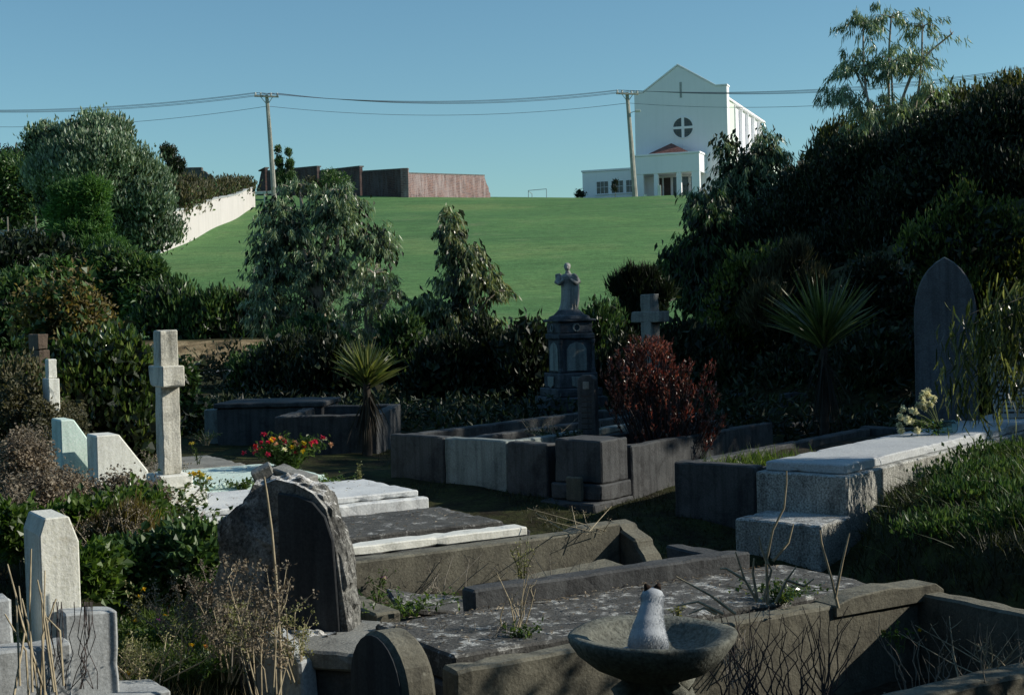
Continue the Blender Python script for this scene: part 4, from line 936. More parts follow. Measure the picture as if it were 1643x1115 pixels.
tree('conifer','narrow dark conifer touching the left power pole','conifer',(452,315),126,[(446,242,3,6),(448,262,4,12),(450,288,6,18)],'lf_mid','bark',.1,240,12,.2,.2,.08,'up',inner='lf_dark',shell=.4,group=None)
tree('conifer','narrow conifer with paler side just right of the darker one','conifer',(468,315),126,[(463,246,3,6),(465,266,5,12),(467,290,7,16)],'lf_mid','bark',.1,260,12,.2,.2,.08,'up',inner='lf_dark',shell=.4)
# hedge above the white wall
hb=[]
for k in range(9):
    t_=k/8; hb.append((285+t_*112,322-t_*20,20-10*t_,26-16*t_,80+38*t_))
tree('hedge','overgrown hedge behind the white boundary wall','hedge',(310,375),96,hb,'lf_brown','bark',.1,1000,14,.45,.28,.12,'up',ntw=6,inner='lf_mid')
# shrubs along the brick wall
for (px,py,rx_,ry_,Y,lab,lf) in ((400,300,14,18,118,'',''),(540,300,24,26,118,'leafy sapling in front of the dark brick wall','lf_mid'),(508,310,14,18,118,'smaller sapling left in front of the dark brick wall','lf_brown')):
    if lab: tree('sapling',lab,'sapling',(px,322),Y,[(px,py,rx_,ry_),(px-8,py-14,rx_*.5,ry_*.5)],lf,'bark',.06,130,9,.4,.28,.11,'out',shell=.3)
p=at(986,312,160); t=tree('pointed_shrub','small pointed shrub against the low church wing','shrub',(987,313),160,[(987,303,4,7),(987,297,2.5,6)],'lf_dark','bark',.04,60,10,.2,.2,.1,'up',shell=.2)
tree('shrub','low dark shrub at the left corner of the church wing','shrub',(934,320),164,[(934,313,6,7)],'lf_dark','bark',.04,60,10,.3,.25,.12,'out',shell=.2)
# hedge row across the valley
for k,(px,py,rx_,ry_,lab) in enumerate(((272,498,50,36,'dark green bush at the left end of the valley hedge'),(340,515,48,34,'dark green bush in the middle of the valley hedge'),(405,515,44,34,'dark green bush at the right end of the valley hedge'))):
    tree('hedge_bush',lab,'bush',(px,560),38,[(px,py,rx_,ry_),(px+18,py+20,rx_*.8,ry_*.7),(px-20,py+18,rx_*.8,ry_*.7)],'lf_mid' if k<2 else 'lf_dark','bark',.1,750,14,.25,.20,.08,'up',inner='lf_dark',group='bushes of the valley hedge')
tree('scrub','straggly bare twigged scrub on the clay bank by the road','scrub',(360,640),27,[(330,600,30,24),(390,600,30,30),(360,590,26,16)],'lf_brown','palebark',.03,160,8,.3,.11,.05,'out',shell=.2,ntw=10)
# pool of shrubs mid left
tree('bush','dense green bush at the left edge below the dark slope','bush',(10,640),24,[(22,500,36,52),(5,560,36,50),(55,470,20,24)],'lf_mid','bark',.06,800,13,.16,.13,.06,'out',inner='lf_dark')
tree('bush','small bright green bush on the dark slope at left','bush',(75,480),36,[(75,440,22,14),(95,432,14,8)],'lf_conifer','bark',.06,200,13,.16,.16,.05,'out',inner='lf_dark')
tree('autumn_shrub','orange brown twiggy shrub behind the stone post','shrub',(120,640),18,[(75,500,34,36),(115,510,50,44),(145,560,52,40),(125,455,13,18),(80,555,44,30)],'lf_autumn','bark',.03,520,10,.20,.075,.04,'out',shell=.35,ntw=12,inner='lf_mid')
tree('broadleaf_shrub','large glossy green leafed shrub left of the lichened cross','shrub',(185,790),14.2,[(185,590,66,56),(160,650,76,70),(215,665,52,66),(120,600,40,44),(205,720,60,50)],'lf_glossy','bark',.03,1700,10,.12,.085,.045,'up',shell=.45,ntw=8,inner='lf_dark')
tree('shrub','brown green twiggy shrub at the left edge above the weeds','shrub',(30,780),13,[(35,620,36,54),(20,690,34,50),(60,660,24,50)],'lf_brown','bark',.02,600,10,.11,.05,.025,'up',shell=.35,ntw=10,inner='lf_mid')
tree('bush','young green shrub filling the space behind the lichened cross','bush',(300,720),19,[(300,660,26,34),(285,610,22,34),(310,700,20,16)],'lf_mid','bark',.03,280,11,.12,.10,.045,'out',shell=.35,inner='lf_dark')
# dark slope fill at far left
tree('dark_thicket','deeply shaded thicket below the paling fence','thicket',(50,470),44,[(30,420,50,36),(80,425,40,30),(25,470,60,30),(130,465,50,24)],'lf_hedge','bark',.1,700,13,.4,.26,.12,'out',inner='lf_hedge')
p=at(5,388,52); t=thing('paling_fence','bluish paling fence between the trees at left','fence',p,R(4))
box('palings',-.5,1.6,-.03,.03,-.5,.42,M['whiteblue'],t,.005,.002,.2)
for x in (.2,1.2): a=Acc(); tube(a,[(x,-.06,-.5),(x,-.06,.9)],.03,6); a.build('post',M['greystem'],t)

# --- gum trees in the valley
gum('gum_tree','broad drooping gum tree in the valley left of centre',(535,640),33,
 [(460,375,56,44),(445,340,34,26),(540,345,58,44),(590,385,40,34),(435,440,44,44),(515,430,66,50),(430,505,44,40),(500,505,60,44),(545,306,24,18),(612,400,24,20),(480,300,26,12),(430,400,30,30)],
 'lf_euc','palebark',.13,640,30,.155,.036,.42,ntw=9,inner='lf_dark',nin=340)
gum('gum_tree','lighter gum tree with exposed pale branches right of the broad gum',(585,640),31,
 [(590,490,50,44),(625,470,30,28),(560,530,44,30),(640,515,34,26),(600,440,24,26)],'lf_euc_l','palebark',.10,210,26,.13,.034,.34,ntw=16)
gum('gum_tree','slender gum sapling with peaked crown left of the statue',(755,640),27,
 [(722,375,18,26),(742,412,36,30),(765,450,38,30),(738,452,34,30),(795,470,22,12),(722,495,34,22),(680,495,34,30),(655,520,30,26),(775,515,20,20),(700,540,40,30),(722,350,8,14)],
 'lf_euc_l','palebark',.06,420,24,.155,.042,.30,ntw=10,inner='lf_dark',nin=110)
# low shrubs behind graves; the dark leaf colour holds their shade
mid=[(455,590,52,48,24,'lf_dark','dark shrub behind the low kerbed grave'),(530,585,50,50,23,'lf_dark','dark shrub left of the small cabbage tree'),(500,545,60,30,27,'lf_mid','sunlit shrub under the broad gum tree'),
 (645,565,44,56,24,'lf_mid','glossy shrub right of the small cabbage tree'),(715,600,60,66,22.5,'lf_dark','dark shrub below the slender gum sapling'),(790,590,60,72,22.5,'lf_dark','dark bracken shrub left of the statue pedestal'),
 (850,575,46,72,22,'lf_dark','dark shrub touching the left of the statue pedestal'),(960,555,38,62,23,'lf_mid','leafy shrub right of the statue pedestal'),(1000,600,40,60,21,'lf_dark','dark shrub between pedestal and grey cross'),
 (410,600,30,40,26,'lf_mid','small shrub by the clay bank')]
for px,py,rx_,ry_,Y,lf,lab in mid:
    tree('low_shrub',lab,'shrub',(px,py+ry_+20),Y,[(px,py,rx_,ry_),(px-rx_*.5,py+ry_*.4,rx_*.7,ry_*.6),(px+rx_*.5,py+ry_*.45,rx_*.7,ry_*.6)],lf,'darkbark',.03,420,12,.14,.11,.045,'up',inner='lf_hedge',shell=.45,lump=.3)
tree('broom_bush','dark upright broom bush left of the grey cross','bush',(1030,560),25,[(1020,470,34,30),(1045,478,30,34),(1020,510,40,36)],'lf_dark','darkbark',.03,900,12,.10,.20,.016,'up',inner='lf_hedge',shell=.2)
# --- right side
gum('gum_tree','drooping gum tree partly covering the church flank',(1195,520),34,
 [(1195,275,44,32),(1230,255,34,30),(1165,300,26,26),(1205,315,60,40),(1250,310,40,36),(1165,345,50,40),(1228,225,12,20),(1165,235,14,16),(1120,330,24,24)],
 'lf_euc','darkbark',.12,420,26,.17,.040,.42,ntw=9,inner='lf_hedge',nin=420)
gum('gum_tree','dark drooping gum tree at the right edge of the lawn',(1125,600),30,
 [(1120,405,34,42),(1100,455,30,38),(1145,350,34,40),(1140,470,54,48),(1080,420,14,20)],'lf_mid','darkbark',.09,300,24,.17,.04,.40,ntw=8,inner='lf_hedge',nin=420)
# sunlit tips along the crest
H=[('dark hedge tree beside the gum tree over the church flank',32,[(1310,310,56,44),(1270,360,60,50),(1330,370,90,80),(1220,420,80,70)]),
   ('dark hedge tree with a sunlit crest below the tall sapling',31,[(1370,275,62,48),(1420,270,60,44),(1390,340,100,80),(1300,450,110,70),(1335,262,26,22)]),
   ('dark hedge tree on the skyline right of the tall sapling',30,[(1500,238,66,44),(1560,220,60,44),(1500,310,110,90),(1440,420,120,80)]),
   ('highest dark hedge tree at the right edge of the picture',29,[(1610,200,50,48),(1660,195,60,58),(1610,290,110,90),(1580,400,120,80),(1680,330,100,120)])]
for lab,Y,bs in H:
    tree('hedge_tree',lab,'tree',(sum(b[0] for b in bs)/len(bs),500),Y,bs,'lf_hedge','darkbark',.2,3600,15,.26,.12,.045,'up',group='dark trees of the right hand hedge',inner='lf_hedge',shell=.6,lump=.25,by=Y+1)
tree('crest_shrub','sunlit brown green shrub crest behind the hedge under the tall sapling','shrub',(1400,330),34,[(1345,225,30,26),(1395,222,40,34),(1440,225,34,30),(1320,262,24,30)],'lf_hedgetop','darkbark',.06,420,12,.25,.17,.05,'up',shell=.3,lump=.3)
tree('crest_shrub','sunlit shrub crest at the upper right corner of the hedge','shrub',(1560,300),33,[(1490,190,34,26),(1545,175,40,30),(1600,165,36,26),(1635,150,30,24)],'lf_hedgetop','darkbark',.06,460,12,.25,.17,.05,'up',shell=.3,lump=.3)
gum('tall_sapling','tall sparse gum sapling rising above the right hedge',(1440,420),31,
 [(1385,40,36,26),(1430,28,40,24),(1480,45,30,24),(1370,110,36,30),(1430,100,50,40),(1350,150,26,20),(1400,175,50,30),(1475,95,26,34),(1450,185,44,30),(1495,150,24,26),(1527,55,5,18),(1380,215,34,20),(1430,220,50,20)],
 'lf_euc','palebark',.07,400,22,.165,.036,.42,ntw=6)
# outside the frame on the right: the trees that shade the path
for px,py,rx_,ry_,Y,lab in ((1900,300,150,200,24,'tall dark tree outside the picture on the right'),(2050,250,160,220,30,'tallest dark tree outside the picture on the right')):
    tree('hedge_tree',lab,'tree',(px,560),Y,[(px,py,rx_,ry_),(px-60,py+120,rx_,ry_*.7)],'lf_hedge','darkbark',.2,900,10,.5,.3,.12,'out',inner='lf_hedge')
# nearer right shrubs
tree('shrub','yellow green leafed shrub lit at its top beside the broom','shrub',(1200,640),19.5,[(1195,450,38,36),(1235,440,36,36),(1170,480,34,40),(1215,500,56,52),(1180,540,50,50)],'lf_yellow','darkbark',.03,800,10,.14,.085,.038,'up',shell=.45,inner='lf_hedge',lump=.3)
tree('broom_bush','brown wiry broom bush behind the large cabbage tree','bush',(1285,640),19,[(1270,430,20,36),(1285,470,36,50),(1250,500,50,60),(1290,560,50,50)],'lf_brown','darkbark',.03,1100,12,.10,.17,.012,'up',shell=.2,inner='lf_hedge')
tree('shrub','dusky purple twigged shrub between cabbage tree and pointed headstone','shrub',(1420,640),19,[(1400,450,50,44),(1440,490,50,60),(1390,520,40,50)],'lf_dark','greystem',.03,420,9,.14,.08,.035,'up',shell=.4,ntw=22,inner='lf_hedge')
tree('shrub','tall bright shrub with upright sprays behind the pointed headstone','shrub',(1560,620),17.2,[(1520,380,34,40),(1560,400,60,60),(1610,400,50,80),(1545,330,16,34),(1530,450,60,50),(1610,500,56,70),(1475,400,22,34)],'lf_yellow','greystem',.03,1300,10,.15,.085,.026,'up',shell=.4,ntw=24,inner='lf_hedge',lump=.3)
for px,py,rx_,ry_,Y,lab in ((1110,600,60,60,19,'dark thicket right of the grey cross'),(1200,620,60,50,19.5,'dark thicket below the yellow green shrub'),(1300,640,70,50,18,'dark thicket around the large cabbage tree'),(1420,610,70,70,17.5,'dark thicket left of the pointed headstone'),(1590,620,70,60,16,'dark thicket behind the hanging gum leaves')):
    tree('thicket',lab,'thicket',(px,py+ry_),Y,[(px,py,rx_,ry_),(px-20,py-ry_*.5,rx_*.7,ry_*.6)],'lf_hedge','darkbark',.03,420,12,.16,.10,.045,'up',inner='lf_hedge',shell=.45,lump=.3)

# --- hanging gum branch from the tree just outside the frame
hg=thing('young_gum','young gum tree reaching in at the right with long hanging leaves','gum tree',(5.0,10.9,gz(5.0,10.9)),0); ho=np.array(hg.location)
a=Acc(); tr=np.array([[5.0,10.9,gz(5,10.9)-.1],[5.05,10.9,-.2],[4.9,10.85,.7],[4.7,10.8,1.4]]); tube(a,tr-ho,[.06,.05,.035,.015],7)
tips=[]
for (px,py,Y) in ((1525,545,10.6),(1545,580,10.5),(1575,530,10.4),(1600,560,10.3),(1625,540,10.3),(1590,600,10.6),(1550,620,10.8),(1635,600,10.4),(1610,490,10.4),(1560,560,10.9),(1580,640,10.5),(1640,500,10.5),(1515,600,10.9),(1640,640,10.6),(1600,520,10.6),(1530,640,10.9),(1560,660,10.7),(1600,660,10.5),(1630,570,10.3),(1580,570,10.6),(1545,510,10.7)):
    e=np.array(at(px,py,Y)); st0=np.array([4.98,10.88,-.15+random.uniform(-.2,.5)]); t_=np.linspace(0,1,7)[:,None]; P=st0+(e-st0)*t_; P[:,2]+=(.25*np.sin(t_*math.pi))[:,0]
    tube(a,P-ho,np.linspace(.012,.003,7),4); 
    for s_ in (.55,.7,.8,.9,1.0): tips.append(st0+(e-st0)*s_+np.array([0,0,.25*math.sin(s_*math.pi)]))
a.build('trunk',M['bark'],hg,smooth=True)
T_=np.repeat(np.array(tips),24,0); T_=T_+rng.normal(size=T_.shape)*np.array([.07,.08,.08]); D=nrm(runit(len(T_))*.45+np.array([0,0,-1.])); a=Acc()
strips(a,T_-ho,D,.12*(.7+.6*rng.random(len(T_))),.020,rng.normal(size=T_.shape)*.15,3,base=.35); a.build('crown',M['lf_eucdark'],hg)

# --- cabbage trees
def cabbage(label,px,py,Y,rad,basepy,nleaf=150,skirt=90,tilt=.0,Wl=.034,up=-.15):
    c=at(px,py,Y); b=at(px,basepy,Y); b.z=min(gz(b.x,b.y),c.z-.2); t=thing('cabbage_tree',label,'cabbage tree',b)
    o=np.array(b); a=Acc(); cc=np.array(c); tube(a,[(0,0,-.1),tuple((cc-o)*.5+np.array([.01,0,0])),tuple(cc-o)],[.06,.045,.04],8); a.build('trunk',M['darkbark'],t,smooth=True)  # dark bark puts the surrounding shade into the trunk colour
    d=runit(nleaf*3); d=d[d[:,2]>up][:nleaf]; d[:,2]+=.35; d=nrm(d); n=len(d); a=Acc()
    P=np.tile(cc-o,(n,1))+d*.03+np.array([0,0,1])*rng.uniform(-.08,.1,(n,1))
    bend=np.zeros((n,3)); bend[:,2]=-(1-np.abs(d[:,2]))*rng.uniform(.0,.35,n); bend+=rng.normal(size=(n,3))*.03
    strips(a,P,d,rad*(.75+.35*rng.random(n)),Wl,bend,4,base=.6,taper=.6); a.build('crown',M['lf_cord'],t)
    an=rng.random(skirt)*2*math.pi; d=nrm(np.stack([np.cos(an)*.36,np.sin(an)*.36,-.5-1.6*rng.random(skirt)],1)); a=Acc()
    P=np.tile(cc-o,(skirt,1))+np.array([0,0,-1])*rng.uniform(.0,.18,(skirt,1)); bend=np.zeros((skirt,3)); bend[:,2]=-rng.uniform(.1,.4,skirt)
    strips(a,P,d,rad*(.7+.5*rng.random(skirt)),Wl*.6,bend,4,base=.6); a.build('dead_leaf_skirt',M['lf_corddead'],t)
    return t
cabbage('small cabbage tree with a sunlit fan of sword leaves in the centre left',588,614,15.4,.46,705,170,130,Wl=.030,up=.05)
cabbage('large cabbage tree with long drooping dead leaves at right',1322,552,15.5,.78,690,190,90,Wl=.030,up=.15)

# --- red leafed bush
def redbush():
    Y=13.0; bs=[pxblob(px,py,rx_,ry_,Y) for px,py,rx_,ry_ in ((1040,600,58,48),(1080,650,70,60),(1000,640,36,46),(1120,690,44,40),(1060,700,60,34),(1045,565,40,24),(975,600,16,10))]
    b=Vector((*at(1070,745,Y).xy,-1.6)); t=thing('red_leafed_bush','red leafed bush with upright shoots in the shaded row','bush',b); o=np.array(b)
    P,d=crown_pts(bs,470,.2,-.9,.45); a=Acc(); lf=Acc()
    for p,dd in zip(P,d):
        g0=np.array([b.x,b.y,b.z])+np.array([rng.normal()*.08,rng.normal()*.08,0]); mdl=g0*.45+p*.55+np.array([0,0,-.05]); tube(a,np.array([g0,mdl,p,p+np.array([dd[0]*.04,dd[1]*.04,.09])])-o,[.006,.004,.002,.001],3)
    m=19; Q=np.repeat(P,m,0); dd=np.repeat(d,m,0); h=rng.random((len(Q),1)); up=nrm(dd*.35+np.array([0,0,1.])); Q=Q+up*h*.13-up*.05+rng.normal(size=Q.shape)*.006
    D=nrm(up*1.0+runit(len(Q))*.65); lv(lf,Q-o,D,.045*(.6+.6*rng.random(len(Q))),.015,runit(len(Q)))
    a.build('stems',M['darkstem'],t); lf.build('crown',M['lf_red'],t)
redbush()

# ================================================================ small plants
def gpt(px,py,z): p=atz(px,py,z); return p
def scatter_blades(name,mat,regions,L,W,kind='stuff',bendz=.35,k=3,label=None,cat='grass',lean=.35,parent=None):
    a=Acc()
    for (poly,n,zf) in regions:
        poly=np.array(poly,float); lo=poly.min(0); hi=poly.max(0); P=lo+(hi-lo)*rng.random((n*3,2))
        ins=np.zeros(len(P),bool); j=len(poly)-1
        for i_ in range(len(poly)):
            xi,yi=poly[i_]; xj,yj=poly[j]; c=((yi>P[:,1])!=(yj>P[:,1]))&(P[:,0]<(xj-xi)*(P[:,1]-yi)/(yj-yi+1e-12)+xi); ins^=c; j=i_
        P=P[ins][:n]
        P=P+.05*rng.normal(size=P.shape)
        dens=np.sin(P[:,0]*7+2*np.sin(P[:,1]*5))*np.sin(P[:,1]*8+1)+rng.random(len(P))*1.6; P=P[dens>.2]
        z=ground(P[:,0],P[:,1]) if zf is None else np.full(len(P),zf,float)
        Q=np.stack([P[:,0],P[:,1],z-.01],1); m=len(Q); D=nrm(np.array([0,0,1.])+rng.normal(size=(m,3))*lean*np.array([1,1,.1]))
        an=rng.random(m)*6.28; b=np.stack([np.cos(an)*.45,np.sin(an)*.45,-np.full(m,bendz)],1)*rng.random((m,1))
        strips(a,Q,D,L*(.4+.9*rng.random(m)),W*(.6+.7*rng.random(m)),b,k,base=.8)
    o=a.build(name,mat,parent)
    if parent is None: tag(o,label,cat,None,kind)
    return o
def px_poly(pts,z): return [tuple(atz(x,y,z).xy) for x,y in pts]
def px_polyY(pts): return [tuple(at(x,500,Y).xy) for x,Y in pts]
# grass on the bank, right
bank=[(2.45,8.6),(2.2,9.7),(2.6,10.4),(4.3,12.6),(6.0,12.0),(6,7),(3.4,6.2)]
scatter_blades('grass',M['grass_mid'],[([(3.0,8.4),(2.95,9.9),(3.3,11.3),(4.6,12.9),(6,12.2),(6,7.6),(4,7.4)],17000,None)],.095,.008,label='bright grass along the top of the bank beside the pale tomb')
scatter_blades('grass',M['grass_shaded'],[([(2.3,8.2),(2.2,9.6),(2.7,10.6),(3.4,10.6),(3.3,8.8),(4.4,7.3),(3.6,6.2)],14000,None)],.13,.009,bendz=.8,label='long dark grass hanging down the shaded bank')
scatter_blades('grass',M['grass_shaded'],[([(2.1,8.0),(.9,9.0),(-.6,13.5),(.2,14.5),(1.6,12.0),(2.3,10.4)],14000,None),([(-.9,12.0),(-1.6,16.5),(-.2,16.5),(.3,14.0)],6000,None)],.055,.008,label='short shaded grass of the path between the grave rows')
scatter_blades('grass',M['grass'],[([(-2.3,6.8),(-1.2,6.9),(-1.15,8.2),(-2.2,9.0),(-2.9,8.2),(-2.6,6.6)],15000,None)],.14,.010,label='bright green grass left of the rough rock headstone')
scatter_blades('grass',M['grass_dry'],[([(-2.3,5.6),(-.9,5.5),(-.9,7.0),(-2.2,7.0)],1700,None),([(-.4,5.0),(1.0,5.0),(1.6,5.9),(.6,6.15),(-.3,5.7)],900,None)],.20,.005,label='dry pale grass along the bottom edge')
scatter_blades('grass',M['grass_shaded'],[([(-3.0,5.2),(-.7,5.2),(-.9,7.2),(-2.6,7.4)],6000,None),([(-5,8.2),(-2.9,9),(-3.8,12.5),(-6,13)],6000,None)],.14,.008,label='dark grass in the shade at the bottom left')
scatter_blades('grass',M['grass'],[([tuple(Qp(.2,.9).xy),tuple(Qp(1.3,.9).xy),tuple(Qp(1.3,1.35).xy),tuple(Qp(.1,1.35).xy)],700,-1.29)],.13,.009,label='tuft of lit grass inside the kerb beside the pale tomb')
# leafy weeds
def weed(label,px,py,z,r,h,n,leaf,L,W,stem='greenstem',flowers=None,nf=0,fs=.014,group=None,name='weed',cat='weed',mode='up',Yd=None,ns=12):
    p=atz(px,py,z) if Yd is None else at(px,py,Yd)
    zz=z if Yd is None else p.z
    t=thing(name,label,cat,(p.x,p.y,zz),0,group); st=Acc(); lf=Acc(); fl=Acc(); tips=[]
    for k in range(ns):
        an=rng.random()*6.28; rr=r*math.sqrt(rng.random()); hh=h*(.55+.5*rng.random()); e=np.array([rr*math.cos(an),rr*math.sin(an),hh])
        m=np.array([e[0]*.35,e[1]*.35,hh*.55]); tube(st,[(e[0]*.15,e[1]*.15,-.02),m,e],[.0028,.0022,.0012],3); tips.append((np.array([e[0]*.15,e[1]*.15,0]),m,e))
    idx=rng.integers(0,len(tips),n); P=[]
    for i_ in idx:
        s,m,e=tips[i_]; f=rng.random()**.8; P.append(s+(m-s)*f*2 if f<.5 else m+(e-m)*(f*2-1))
    P=np.array(P)+rng.normal(size=(n,3))*L*.4; D=nrm(runit(n)+np.array([0,0,.5 if mode=='up' else .05]))
    lv(lf,P,D,L*(.5+.8*rng.random(n)),W*(.6+.7*rng.random(n)),nrm(runit(n)*.6+np.array([0,0,1.])))
    st.build('stems',M[stem],t); lf.build('leaves',M[leaf],t)
    if flowers:
        for fi,(fm,cnt) in enumerate(flowers):
            for j in range(cnt):
                s,m,e=tips[rng.integers(0,len(tips))]; c=e+rng.normal(size=3)*np.array([.25*r,.25*r,.05*h])*(.6 if j else .2)
                fl=Acc(); q=18; dd=nrm(runit(q)*np.array([1,1,.6])+np.array([0,-.2,.35])); lv(fl,np.tile(c,(q,1)),dd,fs*(.8+.4*rng.random(q)),fs*.75,nrm(runit(q)*.3+np.array([0,0,1.])))
                fl.build('flower',M[fm],t)
    return t
def dryweed(label,px,py,z,h,w_,n,heads,mat='drystem',seed='lf_seed',hs=.012,group=None,lean=0,name='dry_weed',branch=3,Yd=None):
    p=atz(px,py,z) if Yd is None else at(px,py,Yd)
    t=thing(name,label,'dry weed',(p.x,p.y,p.z),0,group); st=Acc(); sd=Acc(); hp=[]
    for k in range(n):
        b=np.array([rng.normal()*w_*.25,rng.normal()*w_*.25,-.02]); hh=h*(.5+.55*rng.random()); e=b+np.array([rng.normal()*w_*.6+lean*hh,rng.normal()*w_*.5,hh]); m=(b+e)/2+rng.normal(size=3)*h*.05
        tube(st,[b,m,e],[.0038,.003,.0015],4); hp.append(e)
        for j in range(branch):
            f=.35+.6*rng.random(); s=m+(e-m)*(f*2-1) if f>.5 else b+(m-b)*f*2; d=nrm(rng.normal(size=3)*np.array([1,1,.4])+np.array([0,0,1.1])); q=s+d*h*(.12+.2*rng.random()); tube(st,[s,(s+q)/2+rng.normal(size=3)*.006,q],[.002,.0017,.001],3); hp.append(q)
            for _ in range(2): hp.append(s+(q-s)*rng.random()+rng.normal(size=3)*.012)
    hp=np.array(hp)
    if heads:
        Q=np.repeat(hp,heads,0)+rng.normal(size=(len(hp)*heads,3))*hs*.9; lv(sd,Q,runit(len(Q)),hs*(.7+.8*rng.random(len(Q))),hs*.8,runit(len(Q))); tag(sd.build('seed_heads',M[seed],t),kind='stuff')
    st.build('stems',M[mat],t); return t
# rose bush with flowers on the mint slab
weed('flowering bush with pink and yellow blooms on the mint green slab',462,757,-1.42,.36,.33,2600,'lf_weed',.045,.026,flowers=[('pink',20),('yellow',8),('peach',6),('creamflower',2),('red',2)],fs=.032,name='flower_bush',cat='flower bush',ns=70)
weed('bunch of yellow flowers at the foot of the lichened cross',322,785,-1.36,.10,.13,90,'lf_weed',.04,.016,flowers=[('yellow',8),('paleyellow',5)],fs=.032,name='yellow_flowers',cat='flowers',ns=12)
weed('thin yellow flowering weed right of the lichened cross',318,742,-1.42,.08,.2,60,'lf_weed',.03,.012,flowers=[('paleyellow',3)],fs=.022,ns=8)
weed('low green weeds at the left foot of the mint slab',390,782,-1.42,.2,.07,240,'lf_weed',.035,.02,mode='flat',ns=16)
weed('low green weeds along the right foot of the mint slab',520,778,-1.42,.35,.06,330,'lf_weed',.035,.018,mode='flat',ns=20)
a_=weed('solitary upright mullein stalk beside the pale slab',578,790,-1.5,.025,.28,220,'lf_seedl',.022,.014,ns=5,name='flower_stalk')
weed('tangled dry grass and weeds at the foot of the box tomb',240,715,-1.45,.35,.14,260,'lf_seed',.03,.012,ns=30,stem='drystem')
weed('pale green weeds right of the white cross base',330,712,-1.45,.25,.16,200,'lf_weed',.03,.012,ns=24,stem='drystem')
# big tangle left: dry seed plants
for k,(px,py,h,w_,n_,lab) in enumerate(((40,800,.42,.42,46,'dry grey seeding weeds at the left edge'),(120,790,.34,.32,36,'dry seeding weeds in front of the mint wedge'),(200,800,.30,.32,36,'dry seeding weeds in front of the white chamfered headstone'),(30,880,.45,.30,30,'dry seeding weeds behind the lichened pillar'),(255,810,.26,.25,26,'dry seeding weeds left of the cross base'))):
    dryweed(lab,px,py,-1.62 if py<850 else -1.66,h*1.25,w_*1.2,int(n_*1.7),8,'greystem','lf_seed',.017)
for k,(px,py,r_,h,n_,lf,lab) in enumerate(((170,870,.40,.34,800,'lf_weed','green bramble mound left of the rough rock'),(250,860,.42,.38,900,'lf_glossy','glossy bramble mound touching the rough rock'),(300,900,.30,.30,500,'lf_weed','shaded bramble in front of the rough rock'),(100,850,.30,.25,420,'lf_weed','bramble behind the lichened pillar'),(200,950,.28,.25,300,'lf_glossy','heart leaved bramble beside the lichened pillar'))):
    weed(lab,px,py+30,-1.64,r_*1.1,h*1.35,int(n_*2.2),lf,.046,.034,stem='pinkstem',ns=60,name='bramble',cat='bramble',mode='flat')
tree('broom_bush','dead brown broom twigs among the brambles','bush',(190,960),8.6,[(170,870,32,34),(225,850,40,40)],'lf_autumn','greystem',.01,420,10,.07,.06,.007,'up',shell=.1,ntw=26)
for k,(px,py,lab) in enumerate(((215,1010,'tall hairy weed with a yellow flower in the bright grass'),(245,960,'upright weed stem near the pillar with yellow buds'))):
    weed(lab,px,py,-1.66,.06,.28,110,'lf_seedl',.022,.014,flowers=[('yellow',2)],fs=.017,ns=6)
# low clover mats in the grass
weed('bright clover and weed patch in the grass left of the rough rock',250,1020,-1.66,.55,.10,1500,'lf_weed',.026,.018,flowers=[('yellow',6),('purple',1)],fs=.014,ns=50,mode='flat',name='clover_patch',cat='clover')
weed('dark clover patch in the shade at the bottom left',330,1075,-1.68,.4,.10,600,'lf_weed',.026,.016,flowers=[('yellow',5),('orange',2)],fs=.015,ns=40,mode='flat',name='clover_patch',cat='clover')
dryweed('tall dry weed with fluffy seeds in front of the rough rock',432,1120,-1.60,.60,.12,8,8,'drystem','lf_seed',.014,branch=6,Yd=6.0)
dryweed('bushy dry seeding weed at the left of the rough rock',350,1000,-1.66,.34,.16,14,8,'greystem','lf_seed',.014,branch=4)
dryweed('second dry seeding weed low beside the leaning slab',395,1065,-1.7,.28,.12,9,8,'greystem','lf_seedl',.013,branch=4,Yd=6.5)
a=Acc(); b0=at(443,930,6.2); tube(a,[(0,0,0)]+[tuple(np.array(at(x,y,6.2))-np.array(b0)) for x,y in ((436,850),(428,790),(424,765))],[.0065,.006,.005,.004],6); o=a.build('dry_stalk',M['drystem'],smooth=True); o.location=b0; tag(o,'single long pale stalk leaning across the rough rock headstone','stalk')
b0=Vector(o.location); a=Acc(); tube(a,[(0,0,-.6),(.01,0,-.3),(0,0,-.003)],[.008,.007,.0065],6); a.build('lower_stalk',M['drystem'],o,smooth=True)
# pale stalks bottom left
a=thing('stalk_clump','clump of pale cut stalks in front of the low white wall','stalks',at(40,1075,5.5)); 
for (x0,y0,x1,y1) in ((60,1070,35,960),(75,1075,20,935),(50,1060,50,880),(85,1060,72,915),(30,1050,12,905),(70,1070,90,960),(45,1080,8,985),(90,1075,60,930),(100,1050,75,990),(20,1070,30,940),(62,1075,66,950)):
    s=Acc(); q0=np.array(at(x0,y0,5.5+rng.uniform(-.1,.1)))-np.array(a.location); q1=np.array(at(x1,y1,5.6+rng.uniform(-.1,.1)))-np.array(a.location); tube(s,[q0-np.array([0,0,.12]),(q0+q1)/2+rng.normal(size=3)*.022,q1],[.0052,.0045,.003],5); s.build('stalk',M['drystem'],a,smooth=True)
# vine tangle over plinth
vt=thing('dead_vine','dark dead vine trailing over the shaded pillar plinth','vine',at(110,1000,5.95)); s=Acc(); v0=np.array(vt.location)
for k in range(16):
    x0=random.uniform(85,150); P=[np.array(at(x0+random.uniform(-25,15)*j/5,965+28*j,5.93+rng.normal()*.01))-v0 for j in range(6)]; tube(s,P,.0022,3)
s.build('stems',M['darkstem'],vt)
